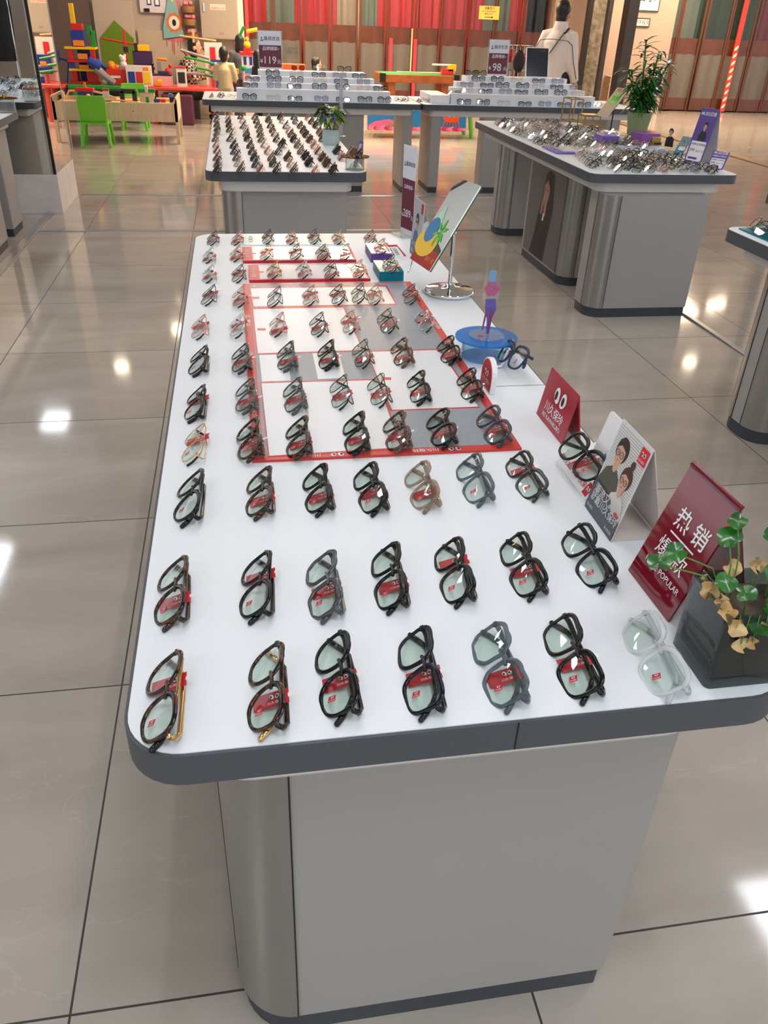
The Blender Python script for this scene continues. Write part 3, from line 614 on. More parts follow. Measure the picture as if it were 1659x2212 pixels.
# --- blue round acrylic riser, clear disc and flower standee
RB = (.925, .985)
t = thing('round_riser', (RB[0], RB[1], TT), 'round transparent blue acrylic riser at the right edge of the nearest table', 'display riser')
BLUEC = clear('blue acrylic', '5cb8ee', .03, 1, 1.5, .3, '1a9aea'); PALEB = clear('pale blue acrylic', 'eef8fc', .03, .8, 1.4)
MB().lathe([(.001, .046), (.074, .046), (.074, .050), (.001, .050)], 48).build('top_disc', BLUEC, t, smooth=True)
MB().lathe([(.056, .0003), (.056, .046), (.0545, .046), (.0545, .0003), (.056, .0003)], 48).build('ring_wall', PALEB, t, smooth=True)
t = thing('acrylic_standee', (RB[0], RB[1], TT + .0502), 'clear standee printed with a pink and violet flower fairy on the blue riser', 'standee')
MB().lathe([(.001, .0002), (.04, .0002), (.042, .003), (.041, .005), (.001, .005)], 40).build('base_disc', CLR, t, smooth=True)
mb = MB(); M = face((0, -.001, .005), (1, 0, 0), (0, 0, 1))
def bl(pts, mi, z=0): mb.mi = mi; mb.prism(pts, z - .0008, z + .0008, M)
bl(rrect(-.019, .019, .078, .100, .008, 4), 2); bl(rrect(-.009, .009, .1, .15, .004, 3), 0)
for k in range(6):
    a = k * PI / 3; bl([(.010 * math.cos(a) + .008 * math.cos(b), .108 + .010 * math.sin(a) + .008 * math.sin(b)) for b in [i * PI / 5 for i in range(10)]], 1, .0009 + k * .0002)
bl([(-.012, .085), (.012, .085), (.016, .06), (.008, .04), (.004, .002), (-.002, .002), (-.005, .04), (-.011, .06)], 3, .002)
bl([(-.010, .055), (-.006, .05), (-.009, .03), (-.012, .012), (-.014, .012), (-.013, .03)], 4, .003)
bl([(.003, .06), (.009, .05), (.004, .02), (.003, .004), (.001, .004), (.0, .03)], 4, .003)
mb.build('printed_figure', [clear('standee ice blue', 'b8dcf2', .05, 1, 1.5, .45, '9cc8ea'), clear('standee pink', 'ecb0d0', .05, 1, 1.5, .5, 'dc78a8'), CLR, clear('standee violet', 'b0a0e0', .05, 1, 1.5, .55, '8070c0'), mat('standee plum', '8a3a6c', .3)], t)
mb = MB(); M = Matrix.Translation((-.018, -.012, .0052)); mb.box(-.006, .006, -.004, .004, 0, .0006, M); mb.build('logo_label', PINK_RED, t)

# --- glasses on a slanted rod stand
P0 = at(1082, 796, val=TT); P1 = (P0.x + .012, P0.y + .01, TT + .002)
t = thing('rod_stand', (P0.x, P0.y, TT), 'thin white rod stand holding blue-grey glasses beside the blue riser', 'display stand')
gp = at(1098, 752, axis=1, val=P0.y - .0) - Vector((P0.x, P0.y, TT))
MB().tube([(-.03, 0, .0035), (0, 0, .006), (gp.x, 0, gp.z - .006)], .003, 8).build('rod', mat('white plastic rod', 'e8ecef', .3), t, smooth=True)
MB().lathe([(.001, .0003), (.012, .0003), (.012, .0035), (.001, .0035)], 16, (-.03, 0, 0)).build('foot', mat('white plastic rod', 'e8ecef', .3), t)
gq = at(1106, 764, val=TT + .045)
g = glasses(gq.x - .012, gq.y, TT + .022, -.35, 'blue-grey eyeglasses propped on the white rod beside the blue riser', 'wide', 'blue', True, tagpos=2)
g.rotation_euler = (-.16, -.3, .1)

# --- arched red sign with white rim
a, b = at(1031, 800, val=TT), at(1056, 853, val=TT)
yy0, yy1 = at(1057, 853, val=TT).y, at(1030, 812, val=TT).y
xx = at(1057, 853, val=TT).x; top = at(1042, 772, axis=0, val=xx + .004)
hh = (top.z - TT) * 1.35; wd = max(.06, abs(yy1 - yy0)); wd = .078
t = thing('arch_sign', (xx, yy0, TT), 'small arched red sign with a thick white rim beside the display mat', 'sign')
M = face((0, wd, .0005), (0, -1, 0), (.06, 0, 1))
def arch(g, k): return [(g, 0)] + [(wd / 2 - (wd / 2 - g) * math.cos(i * PI / 14), hh * .45 + (hh * .55 - g) * math.sin(i * PI / 14)) for i in range(15)] + [(wd - g, 0)]
mb = MB(); mb.prism(arch(0, 0), -.012, 0, M); mb.build('white_body', mat('white plastic body', 'f0f0f2', .35), t, bevel=.001)
mb = MB(); mb.prism([(x, y + .003 if y < .001 else y) for x, y in arch(.0035, 0)], 0, .0006, M); eyes(mb, M @ Matrix.Translation((wd / 2, hh * .5, .0006)), .022)
mb.mi = 1; mb.text('川久保玲', .014, M @ Matrix.Translation((wd / 2, hh * .26, .001)), .02); mb.build('red_face', [PINK_RED, WHITE, INK], t)

# --- red square sign with the eyes
REDS = mat('sign crimson', 'a81a30', .22)
t = thing('brand_sign', (.945, .656, TT), 'square red folded sign with two cartoon eyes, beside the display mat', 'sign')
M = face((0, 0, .001), (.02, -1, 0), (.018, 0, .099)); w_, h_ = .141, .101
mb = MB(); mb.prism([(0, 0), (w_, 0), (w_, h_), (0, h_)], -.0025, 0, M); eyes(mb, M @ Matrix.Translation((w_ * .55, h_ * .63, 0)), .048)
mb.mi = 1; mb.text('川久保玲', .023, M @ Matrix.Translation((w_ * .5, h_ * .32, .0005)), .025); mb.text('REI KAWAKUBO', .0125, M @ Matrix.Translation((w_ * .5, h_ * .14, .0005)), .01)
mb.build('front_panel', [REDS, WHITE, INK], t)
mb = MB(); M2 = face((.036, 0, .001), (.02, -1, 0), (-.018, 0, .099)); mb.prism([(0, 0), (w_, 0), (w_, h_), (0, h_)], -.0025, 0, M2); mb.build('back_panel', REDS, t)

# --- white wedge riser with red lettering, glasses on it
A, Bq = at(1201, 997, val=TT), at(1265, 1081, val=TT)
t = thing('wedge_riser', (A.x, A.y, TT), 'white wedge riser with red Chinese lettering beside the folded poster', 'display riser')
L_ = A.y - Bq.y; hz = .026
mb = MB(); mb.loft([[(0, yy, .0004), (.075, yy, .0004), (.075, yy, hz + .012), (.02, yy, hz)] for yy in (0, -L_)])
mb.build('body', mat('white plastic body', 'f0f0f2', .35), t, bevel=.001)
M = face((0, 0, 0), (0, -1, 0), (.02, 0, hz)); Lf = math.hypot(.02, hz)
mb = MB(); mb.mi = 0; mb.text('潮流又减龄 就戴川久保玲', .0115, M @ Matrix.Translation((L_ * .44, Lf * .48, .0009)), .03)
mb.prism([(L_ * .84, Lf * .15), (L_ * .97, Lf * .15), (L_ * .97, Lf * .85), (L_ * .84, Lf * .85)], .0004, .0007, M); eyes(mb, M @ Matrix.Translation((L_ * .905, Lf * .5, .0006)), .011)
mb.build('lettering', [PINK_RED, WHITE, INK], t)
P = at(1258, 982, val=TT + .05)
glasses(P.x - .022, P.y - .004, TT + .034, .02, 'black wide eyeglasses lying on the white wedge riser', 'wide', 'black', True, tagpos=1)

# --- white card with blue printing behind the poster
t = thing('printed_card_stand', (.945, .40, TT), 'white card with blue lettering standing behind the couple poster', 'sign')
M = face((0, 0, .001), (0, -1, 0), (.03, 0, .12)); mb = MB(); mb.prism(rrect(0, .12, 0, .128, .008, 4), -.002, 0, M)
mb.mi = 1; mb.prism(rrect(.072, .085, .07, .1, .002, 3), .0, .0006, M)
mb.text('000', .022, M @ Matrix.Translation((.055, .055, .001)), .03); mb.build('card', [WHITE, mat('card blue', '1676b8', .3)], t)

# --- folded poster with the couple
t = thing('folded_poster', (.908, .293, TT), 'folded cardboard poster of a man and a woman wearing glasses', 'poster')
w_, h_ = .108, .163; M = face((0, 0, .001), (0, -1, 0), (.036, 0, .158)); mb = MB()
mb.prism([(0, 0), (w_, 0), (w_, h_), (0, h_)], -.0012, 0, M)
for k in range(26): mb.mi = 1; y = h_ * (.3 + k * .026); mb.poly([(w_ * .03, y), (w_ * .97, y), (w_ * .97, y + .0012), (w_ * .03, y + .0012)], .00015, M)
mb.mi = 5; mb.poly([(0, 0), (w_, 0), (w_, h_ * .1), (0, h_ * .1)], .0009, M)
portrait(mb, M, w_ * .32, h_ * .72, .046, 2, 3 + 3, 4)
portrait(mb, M @ Matrix.Translation((0, 0, .0007)), w_ * .70, h_ * .55, .041, 8, 6, 9, bun=True)
mb.mi = 5; mb.poly([(0, h_ * .02), (w_, h_ * .02), (w_, h_ * .2), (w_ * .75, h_ * .21), (w_ * .55, h_ * .31), (0, h_ * .34)], .0017, M)
mb.mi = 7; mb.prism([(w_ * .76, h_ * .80), (w_ * .97, h_ * .80), (w_ * .97, h_ * .95), (w_ * .76, h_ * .95)], 0, .0016, M)
eyes(mb, M @ Matrix.Translation((w_ * .865, h_ * .89, .0014)), .012, 0, 3)
mb.mi = 0; mb.text('川久保玲', .005, M @ Matrix.Translation((w_ * .865, h_ * .83, .0019)), .02)
mb.text('潮流又减龄', .0185, M @ Matrix.Translation((w_ * .5, h_ * .26, .0019)), .035); mb.text('就戴川久保玲', .0165, M @ Matrix.Translation((w_ * .52, h_ * .165, .0019)), .035)
mb.text('B-1023', .007, M @ Matrix.Translation((w_ * .15, h_ * .06, .0019)), .02); mb.text('B-10235', .007, M @ Matrix.Translation((w_ * .83, h_ * .05, .0019)), .02)
mb.mi = 7; mb.poly([(w_ * (.86 + .08 * math.cos(a)), h_ * (.235 + .022 * math.sin(a))) for a in [i * PI / 8 for i in range(16)]], .0019, M)
mb.build('printed_front', [mat('poster white', 'dcdcda', .35), mat('poster stripe grey', 'a9a9a6', .4), mat('poster olive jacket', '57554a', .5), INK, HAIR_P, mat('poster slate', '3f4650', .4), SKIN_P, mat('poster red', 'd8242c', .4), mat('poster white shirt', 'd9d4cc', .5), mat('printed auburn hair', '4d3026', .5)], t)
CARD = noisy('cardboard grey', 'c9c1bb', 'd2cac4', 5, .5)
mb = MB(); mb.prism([(0, 0), (w_, 0), (w_, h_), (0, h_)], -.0015, 0, face((.082, 0, .001), (0, -1, 0), (-.045, 0, .158))); mb.build('folded_back', CARD, t)
mb = MB(); mb.box(.001, .081, -w_, 0, .0002, .0012); mb.build('folded_base', CARD, t)

# --- large dark red HUGE POPULAR tent sign
t = thing('tent_sign', (.9035, .11, TT), 'dark red acrylic tent sign reading HUGE POPULAR beside the glass planter', 'sign')
w_, h_ = .121, .187; ux, uy = (.03, -1, 0), (.058, 0, .175); M = face((0, 0, .001), ux, uy)
ACR = mat('dark red acrylic', '7c1024', .06, coat=1)
ACR = mat('dark red acrylic', '7c1024', .06, coat=1); ACB = clear('dark red back acrylic', 'b03050', .03, 1, 1.5, .5, '8a2040')
mb = MB(); mb.prism([(0, 0), (w_, 0), (w_, h_), (0, h_)], -.003, 0, M); mb.build('front_panel', ACR, t)
mb = MB(); mb.text('热 销', .034, M @ Matrix.Translation((w_ * .56, h_ * .62, .0006)), .03); mb.text('爆 款', .032, M @ Matrix.Translation((w_ * .5, h_ * .36, .0006)), .005)
mb.poly([(w_ * .28, h_ * .497), (w_ * .78, h_ * .497), (w_ * .78, h_ * .51), (w_ * .28, h_ * .51)], .0006, M); mb.text('HUGE POPULAR', .0125, M @ Matrix.Translation((w_ * .53, h_ * .205, .0006)), .005)
mb.build('lettering', WHITE, t, label='white lettering')
M2 = face((.118, .003, .001), ux, (-.06, 0, .175)); mb = MB(); mb.prism([(0, 0), (w_, 0), (w_, h_), (0, h_)], 0, .003, M2); mb.build('back_panel', ACB, t)
top = M @ Vector((0, h_, 0)); mb = MB(); mb.tube([M @ Vector((0, h_, -.0015)), M @ Vector((w_, h_, -.0015))], .0024, 12); mb.build('folded_ridge', ACR, t, smooth=True)

# ------------------------------------------------------------------ plants
LEAF = noisy('glossy green leaf', '17481a', '2b6e24', 30, .3, coat=.3); LEAF2 = noisy('yellowing leaf', '5f8a24', '9aa23a', 30, .35)
LEAFD = noisy('deep green leaf', '1c5426', '3d8638', 25, .35, coat=.2); DEAD = noisy('dry leaf', 'b98f56', 'd8bd8a', 40, .6); SOIL = noisy('dark wet soil', '120c09', '2e221b', 70, .5, bump=.6)
STEM = mat('green stem', '5f8a3a', .4)
def leaf(mb, p, d, L_, W_, up=(0, 0, 1), droop=.3, n=7, fold=.15):
    p = Vector(p); d = Vector(d).normalized(); s = d.cross(Vector(up)); s = s.normalized() if s.length > .01 else Vector((1, 0, 0)); u = s.cross(d)
    rows = []
    for i in range(n):
        t_ = i / (n - 1); wd = W_ * (math.sin(PI * min(1, t_ * 1.02 + .03)) ** .8) * (1 - .35 * t_); c = p + d * L_ * t_ - Vector((0, 0, 1)) * droop * L_ * t_ * t_
        rows.append([c - s * wd / 2 + u * fold * wd, c, c + s * wd / 2 + u * fold * wd])
    vs = [q_ for r_ in rows for q_ in r_]; fs = []
    for i in range(n - 1):
        for j in (0, 1): fs.append((i * 3 + j, i * 3 + j + 1, i * 3 + j + 4, i * 3 + j + 3))
    mb.add(vs, fs)
def disc_leaf(mb, c, nrm, r, ruffle=.12, seed=0):
    M = Vector(nrm).to_track_quat('Z', 'Y').to_matrix().to_4x4(); M.translation = Vector(c); rr = random.Random(seed); ph = rr.random() * 6
    vs = [(0, 0, -.10 * r)]; n = 20
    for ring, f in ((1, .5), (2, 1)):
        for i in range(n):
            a = 2 * PI * i / n; k = f * r * (1 + .05 * math.sin(5 * a + ph)) * (.55 + .45 * min(1, abs(math.atan2(math.sin(a - ph), math.cos(a - ph))) / .5) if f == 1 else 1)
            vs.append((k * math.cos(a), k * math.sin(a), r * ruffle * f * f * math.sin(3 * a + ph) + .02 * r * f))
    fs = [(0, 1 + i, 1 + (i + 1) % n) for i in range(n)] + [(1 + i, 1 + n + i, 1 + n + (i + 1) % n, 1 + (i + 1) % n) for i in range(n)]
    mb.add(vs, fs, M)
t = thing('glass_planter', (.952, -.0925, TT), 'square glass planter with pennywort and dry leaves at the front right corner', 'potted plant')
GLS = clear('grey planter glass', 'b8c2c2', .02, 1, 1.55, .04, '9aa6a8')
a, b, h = .0585, .0455, .112
mb = MB(); mb.prism(rrect(-a, a, -b, b, .008, 5), .0005, .012)
out, inn = rrect(-a, a, -b, b, .008, 5), rrect(-a + .004, a - .004, -b + .004, b - .004, .005, 5)
n = len(out); mb.loft([[(x, y, .012) for x, y in out], [(x, y, h) for x, y in out], [(x, y, h) for x, y in inn], [(x, y, .012) for x, y in inn]], closed=True)
mb.build('glass_box', GLS, t, smooth=True)
mb = MB(); soilp = rrect(-a + .006, a - .006, -b + .006, b - .006, .004, 4)
mb.loft([[(x, y, .013) for x, y in soilp], [(x, y, .07) for x, y in soilp], [(x * .99, y * .99, .094 + .006 * math.sin(90 * x) + .004 * math.cos(120 * y)) for x, y in soilp], [(x * .8, y * .8, .088 + .006 * math.sin(170 * x + y * 90)) for x, y in soilp], [(x * .3, y * .3, .084) for x, y in soilp]])
mb.build('soil', noisy('dark planter soil', '1c1712', '5a4a36', 40, .55, bump=.5), t, smooth=True)
lf, st, dd = MB(), MB(), MB()
spec = [(-.028, .02, -.122, .02, .15, .014), (-.02, .028, -.098, .028, .158, .013), (-.02, .02, -.024, .04, .165, .015), (-.012, .02, -.016, .045, .185, .012), (-.038, .02, -.044, -.004, .132, .013), (-.02, -.02, -.028, -.022, .128, .013),
        (.004, -.02, .012, -.018, .15, .017), (.02, -.01, .034, -.016, .15, .016), (-.004, -.036, -.016, -.052, .1, .016), (.01, -.02, .012, -.038, .124, .011), (.03, .0, .045, .01, .165, .014), (.04, -.02, .056, -.02, .14, .014), (.0, -.03, .004, -.03, .108, .007), (.036, .02, .028, .03, .17, .013)]
for k, (x0, y0, x1, y1, z1, r_) in enumerate(spec):
    st.tube([(x0, y0, .085), (x0 + (x1 - x0) * .3, y0 + (y1 - y0) * .3, .085 + (z1 - .085) * .6), (x1, y1, z1 - .002)], .0011, 6)
    disc_leaf(lf, (x1, y1, z1), (rnd.uniform(-.5, .1), rnd.uniform(-.7, -.1), 1), r_, .16, k)
for k in range(16):
    sd = rnd.random()
    if k < 9: p_ = (-a + .01 + k * .013, -b - .003 - rnd.random() * .004, h - .012 - rnd.random() * .02 * (1 + (k % 3)))
    elif k < 13: p_ = (-a + .002 + rnd.random() * .006, -b + .01 + (k - 9) * .02, h + .002)
    else: p_ = (rnd.uniform(-.02, .05), b - .006, h + .006)
    disc_leaf(dd, p_, (rnd.uniform(-.8, .8), rnd.uniform(-1, -.2), rnd.uniform(-.2, .8)), rnd.uniform(.007, .012), .55, k + 50)
    st.tube([(p_[0], p_[1], p_[2]), (p_[0] * .9, p_[1] * .9, h + .002), (p_[0] * .7, p_[1] * .7, .09)], .0006, 5)
st.build('stems', STEM, t, smooth=True); lf.build('leaves', LEAF, t, smooth=True); dd.build('dry_leaves', DEAD, t, smooth=True, )

# potted plant with lavender on the middle table
P = at(715, 312, val=TT)
t = thing('potted_plant', (P.x, P.y, TT), 'leafy plant with lavender in a pale green round pot on the sunglasses table', 'potted plant')
MB().lathe([(.001, .0005), (.058, .0005), (.068, .012), (.071, .04), (.068, .085), (.064, .1), (.068, .108), (.064, .108), (.06, .1), (.001, .095)], 32).build('pot', mat('pale celadon glaze', 'b4cac6', .25, coat=.3), t, smooth=True)
l1, l2, lv, st = MB(), MB(), MB(), MB()
for k in range(90):
    a_ = rnd.uniform(0, 2 * PI); rr_ = rnd.uniform(.01, .085); z = .19 + rnd.uniform(0, .09) - rr_ * .5
    p_ = (rr_ * math.cos(a_), rr_ * math.sin(a_) * .9, z); (l1 if k % 4 else l2).add([], [])
    leaf(l1 if k % 4 else l2, p_, (math.cos(a_), math.sin(a_), .25), rnd.uniform(.07, .11), rnd.uniform(.042, .06), droop=rnd.uniform(.4, 1.2))
    if k % 3 == 0: st.tube([(0, 0, .1), (p_[0] * .5, p_[1] * .5, .16), p_], .0018, 5)
for k in range(18):
    a_ = rnd.uniform(PI, 2 * PI); x0, y0 = .05 * math.cos(a_), .03 * math.sin(a_) - .015; x1, y1 = x0 * 1.4, y0 * 1.9 - .045
    h_ = rnd.uniform(.17, .22); st.tube([(x0, y0, .1), (x1, y1, h_)], .001, 4)
    for j in range(14):
        f_ = j / 13; lv.ball((x0 + (x1 - x0) * (.3 + .7 * f_) + rnd.uniform(-.006, .006), y0 + (y1 - y0) * (.3 + .7 * f_), .1 + (h_ - .1) * (.3 + .7 * f_)), .0045, 5, 3)
t.scale = (.78, .78, .8)
l1.build('leaves', LEAF, t, smooth=True); l2.build('yellowing_leaves', LEAF2, t, smooth=True); lv.build('lavender_flowers', mat('lavender', '7a62b4', .6), t); st.build('stems', STEM, t)

# tall plant in a green pot on the right table
P = at(1374, 292, val=TT)
t = thing('potted_plant', (P.x, P.y, TT), 'tall bushy green plant in an olive pot standing on the right display table', 'potted plant')
MB().lathe([(.001, .0005), (.068, .0005), (.088, .14), (.094, .155), (.088, .155), (.083, .14), (.001, .13)], 32).build('pot', mat('olive pot', '8c9a72', .4), t, smooth=True)
lf, st = MB(), MB()
canes = [(-.02, 0, -.14, .02, .42), (0, .02, -.03, .05, .6), (.02, 0, .06, 0, .54), (.01, -.02, .15, .0, .47), (-.01, -.01, -.08, -.03, .34), (.02, .01, .1, .05, .36), (0, 0, .0, -.05, .42)]
for (x0, y0, x1, y1, hh) in canes:
    st.tube([(x0, y0, .12), (x0 * 1.5, y0, .2), (x1, y1, hh)], [.009, .008, .006], 8)
    for j in range(46):
        f_ = .1 + .9 * j / 45; a_ = j * 2.4 + x1 * 30; z = .16 + (hh - .16) * f_
        leaf(lf, (x0 + (x1 - x0) * f_, y0 + (y1 - y0) * f_, z), (math.cos(a_), math.sin(a_), .5 if f_ > .7 else .1), rnd.uniform(.08, .14), rnd.uniform(.028, .042), droop=rnd.uniform(.1, .9), n=5)
st.build('canes', STEM, t, smooth=True); lf.build('leaves', LEAFD, t, smooth=True)

# ------------------------------------------------------------------ simple glasses for the farther tables
SIMPLE = {}
TINTS = {'dark': clear('dark sunglass lens', '3a3330', .03, 1, 1.7), 'brown': clear('brown sunglass lens', '7a5a40', .03, 1, 1.7), 'clear': LENS, 'mirror': clear('bluish reflective lens', 'd4dce8', .03, 1, 2.1)}
def simple_glasses(shape, col, tint, stand=False):
    key = (shape, col, tint, stand)
    if key in SIMPLE: return SIMPLE[key]
    n = 14; pts, cu, b = outline(shape, n); ac = col not in WIRES; tr = .0022 if ac else .0011
    al = math.radians(78 if stand else 50); ca, sa = math.cos(al), math.sin(al)
    def Q(u, v, n_):
        n2 = n_ - .0045 * (u / .065) ** 2; return (v * ca - n2 * sa, u, max(v * sa + n2 * ca + .0022, .0018))
    mb = MB()
    for s_ in (-1, 1):
        rings = []
        for i, (x, y) in enumerate(pts):
            l = math.hypot(x, y); k = 1 + (.6 * max(0, y / b) if ac else 0)
            rings.append([Q(s_ * (cu + x * (1 + tr * k / l * (1 + c_))), b + y * (1 + tr * k / l * (1 + c_)), sn * tr) for c_, sn in ((1, 0), (0, 1), (-1, 0), (0, -1))])
        mb.loft(rings, closed=True)
        mb.mi = 1; mb.add([Q(s_ * (cu + x), b + y, 0) for x, y in pts], [tuple(range(n))]); mb.mi = 0
    ox = cu + SHAPES[shape][1] * 1.05
    mb.tube([Q(-ox + SHAPES[shape][1] * 2, b * 1.35, 0), Q(0, b * 1.45, 0), Q(ox - SHAPES[shape][1] * 2, b * 1.35, 0)], tr, 5)
    for s_, dn in ((1, -.012), (-1, -.02)):
        mb.tube([Q(s_ * ox, b * 1.6, 0), Q(s_ * (ox + .004), b * 1.6, dn * .8), Q(0, b * 1.6, dn), Q(-s_ * (ox - .03), b * 1.55, dn), Q(-s_ * (ox - .002), b * .7, dn + .002)], tr * .9, 5)
    SIMPLE[key] = mb.mesh('eyeglasses', [FR[col], TINTS[tint]], True); return SIMPLE[key]
def put(me, x, y, z, rz, label, cat='eyeglasses', group=None, name='eyeglasses', s=1.0):
    o = bpy.data.objects.new(name, me); COL.objects.link(o); o.location = (x, y, z); o.rotation_euler = (0, 0, rz); o.scale = (s, s, s); return tag(o, label, cat, group)

# sunglasses on the middle table, measured column by column
COLS = [[(180, 200), (190, 235), (190, 280), (195, 315), (195, 350), (180, 400), (185, 455), (190, 505), (195, 565), (200, 620), (190, 680)],
 [(295, 205), (295, 240), (300, 280), (305, 320), (335, 350), (310, 400), (340, 460), (350, 510), (370, 565), (380, 615), (405, 670)],
 [(405, 205), (420, 240), (430, 290), (455, 325), (455, 360), (465, 400), (490, 460), (505, 515), (525, 570), (540, 625), (580, 680)],
 [(530, 210), (545, 245), (560, 285), (575, 325), (580, 365), (590, 405), (615, 455), (645, 510), (680, 570), (695, 620), (725, 680)],
 [(650, 215), (655, 240), (670, 285), (690, 325), (705, 360), (725, 405), (775, 455), (740, 515), (825, 570), (850, 625), (880, 680)],
 [(760, 215), (775, 245), (810, 290), (835, 335), (855, 365), (880, 410), (915, 455), (945, 510), (985, 565), (1015, 620), (1070, 690)],
 [(880, 215), (895, 250), (940, 290), (965, 335), (990, 370), (1025, 415), (1060, 465), (1095, 515), (1135, 575), (1175, 625), (1230, 685)],
 [(1005, 220), (1040, 255), (1080, 290), (1110, 335), (1125, 365), (1135, 400)], [(1265, 515), (1310, 572)]]
sty = [('square', 'tortoise', 'brown'), ('wide', 'black', 'dark'), ('panto', 'black', 'dark'), ('round', 'rose', 'brown'), ('drop', 'gun', 'dark'), ('square', 'brown', 'brown'), ('wide', 'black', 'dark'), ('round', 'gold', 'clear'), ('panto', 'tortoise', 'dark')]
for c, colm in enumerate(COLS):
    for k, (zx, zy) in enumerate(colm):
        P = at(420 + .2411 * zx, 200 + .2411 * zy, val=TT + .018); s_ = sty[(c * 3 + k * 5 + k * k) % 9]
        kf = len(colm) - 1 - k
        lab = '%s sunglasses, %s from front in %s column from left, middle table' % (COLN[s_[1]], 'frontmost' if kf == 0 else ORD[kf], ORD[c])
        if kf == 0: lab = '%s sunglasses, frontmost of %s column from left, middle table' % (COLN[s_[1]], ORD[c])
        put(simple_glasses(*s_), P.x - .016, P.y, TT + .0005, rnd.uniform(-.12, .05), lab, 'sunglasses', 'sunglasses in columns on the middle display table', 'sunglasses', 1.12)
# amber round riser on the middle table
P = at(768, 368, val=TT + .001)
t = thing('round_riser', (P.x, P.y + .03, TT), 'amber brown disc on a clear ring at the right end of the sunglasses table', 'display riser')
AMB = clear('amber acrylic', 'a4502c', .03, 1, 1.5, .5, '6e2c18')
MB().lathe([(.001, .062), (.075, .062), (.075, .066), (.001, .066)], 36).build('top_disc', AMB, t, smooth=True)
MB().lathe([(.05, .0005), (.05, .062), (.048, .062), (.048, .0005), (.05, .0005)], 36).build('ring_wall', CLR, t, smooth=True)
put(simple_glasses('wide', 'brown', 'brown'), P.x - .035, P.y + .03, TT + .067, .1, 'brown sunglasses lying on the amber disc riser', 'sunglasses', None, 'sunglasses')
put(simple_glasses('panto', 'tortoise', 'dark'), P.x + .002, P.y + .03, TT + .067, -.2, 'tortoiseshell sunglasses at the back of the amber disc riser', 'sunglasses', None, 'sunglasses')
put(simple_glasses('round', 'silver', 'clear'), P.x - .02, P.y + .03, TT + .0006, .1, 'pale wire sunglasses lying beneath the amber disc riser', 'sunglasses', None, 'sunglasses')
mb = MB(); M = face((0, 0, 0), (.6, -.8, 0), (.045, .02, .12)); mb.prism([(0, 0), (.028, 0), (.028, .13), (0, .13)], -.001, 0, M); mb.mi = 1; mb.poly([(.005, .05), (.023, .05), (.023, .12), (.005, .12)], .0004, M)
mb.text('MUEE', .011, M @ Matrix.Translation((.014, .024, .0006)) @ Matrix.Rotation(PI / 2, 4, 'Z'), .01)
o = mb.build('brand_card', [mat('card violet', '4c3f86', .35), mat('card beige', 'b9b0a4', .4)], label='narrow violet card standing behind the amber disc riser', cat='sign'); o.location = (P.x + .0, P.y + .11, TT + .001)
# tall transparent price strip behind the lavender plant
P = at(697, 300, val=TT + .0)
mb = MB(); mb.box(-.012, .012, -.001, .001, .001, .36); mb.mi = 1
for k in range(12): mb.box(-.012, .012, -.0015, -.001, .03 + k * .028, .031 + k * .028)
mb.lathe([(.001, .0005), (.03, .0005), (.03, .003), (.001, .003)], 20)
o = mb.build('ruler_strip', [clear('clear strip', 'd8dade', .1, 1, 1.6, .35, 'c9ccd2'), LGREY], label='tall clear marked strip standing behind the lavender plant', cat='display stand'); o.location = (at(697, 250, val=TT).x, P.y + .14, TT)

# ------------------------------------------------------------------ right display table
VIO = mat('violet block', '7a63c0', .3); VIO2 = mat('violet magenta block', '8a4a9c', .3); WB = mat('white plinth block', 'dfe3e8', .3)
def blk(p0, p1, z0, z1, m, label, depth, name='display_block', cat='display block'):
    A = at(*p0, val=z1); Bq = at(*p1, val=z1); x0, x1 = A.x, Bq.x; y0 = (A.y + Bq.y) / 2
    return MB().box(x0, x1, y0, y0 + depth, z0 + .0004, z1).build(name, m, bevel=.002, label=label, cat=cat), (x0, x1, y0, y0 + depth)
_, b1 = blk((1296, 291), (1347, 297), TT, TT + .05, VIO, 'violet box holding several glasses in the middle of the right table', .16)
_, b2 = blk((1386, 288), (1430, 290), TT, TT + .08, VIO2, 'purple magenta box beside the tall potted plant', .17)
_, b3 = blk((1200, 318), (1345, 334), TT, TT + .018, WB, 'low white platform carrying glasses on the right table', .22)
_, b4 = blk((1345, 318), (1455, 326), TT, TT + .03, WB, 'white platform behind the dark glasses on the right table', .16)
MB().box(b3[0] - .05, b3[0] + .07, b3[2] - .03, b3[2] + .25, TT + .0004, TT + .012).build('display_block', VIO, bevel=.002, label='flat violet platform edge beneath the low white platform', cat='display block')
cl = [('panto', 'black', 'mirror'), ('square', 'blackwire', 'mirror'), ('round', 'silver', 'mirror'), ('round', 'gun', 'clear'), ('octagon', 'silver', 'clear'), ('wide', 'black', 'clear'), ('round', 'rose', 'mirror'), ('octagon', 'silver', 'mirror'), ('panto', 'gun', 'mirror')]
obst = [(b1, .05), (b2, .08), (b3, .018), (b4, .03)]
PT = at(1374, 292, val=TT); PS = (3.02, 4.06)
stuffmb = []
gi = 0
spots = []
EXC = []
for pq, rx_, ry_ in (((1318, 285), .11, .11), ((1240, 263), .13, .14), ((1280, 277), .14, .12), ((1435, 316), .07, .08), ((1453, 333), .06, .08)):
    e_ = at(*pq, val=TT); EXC.append((e_.x - rx_, e_.x + rx_ * .8, e_.y - ry_, e_.y + ry_ * 1.3))
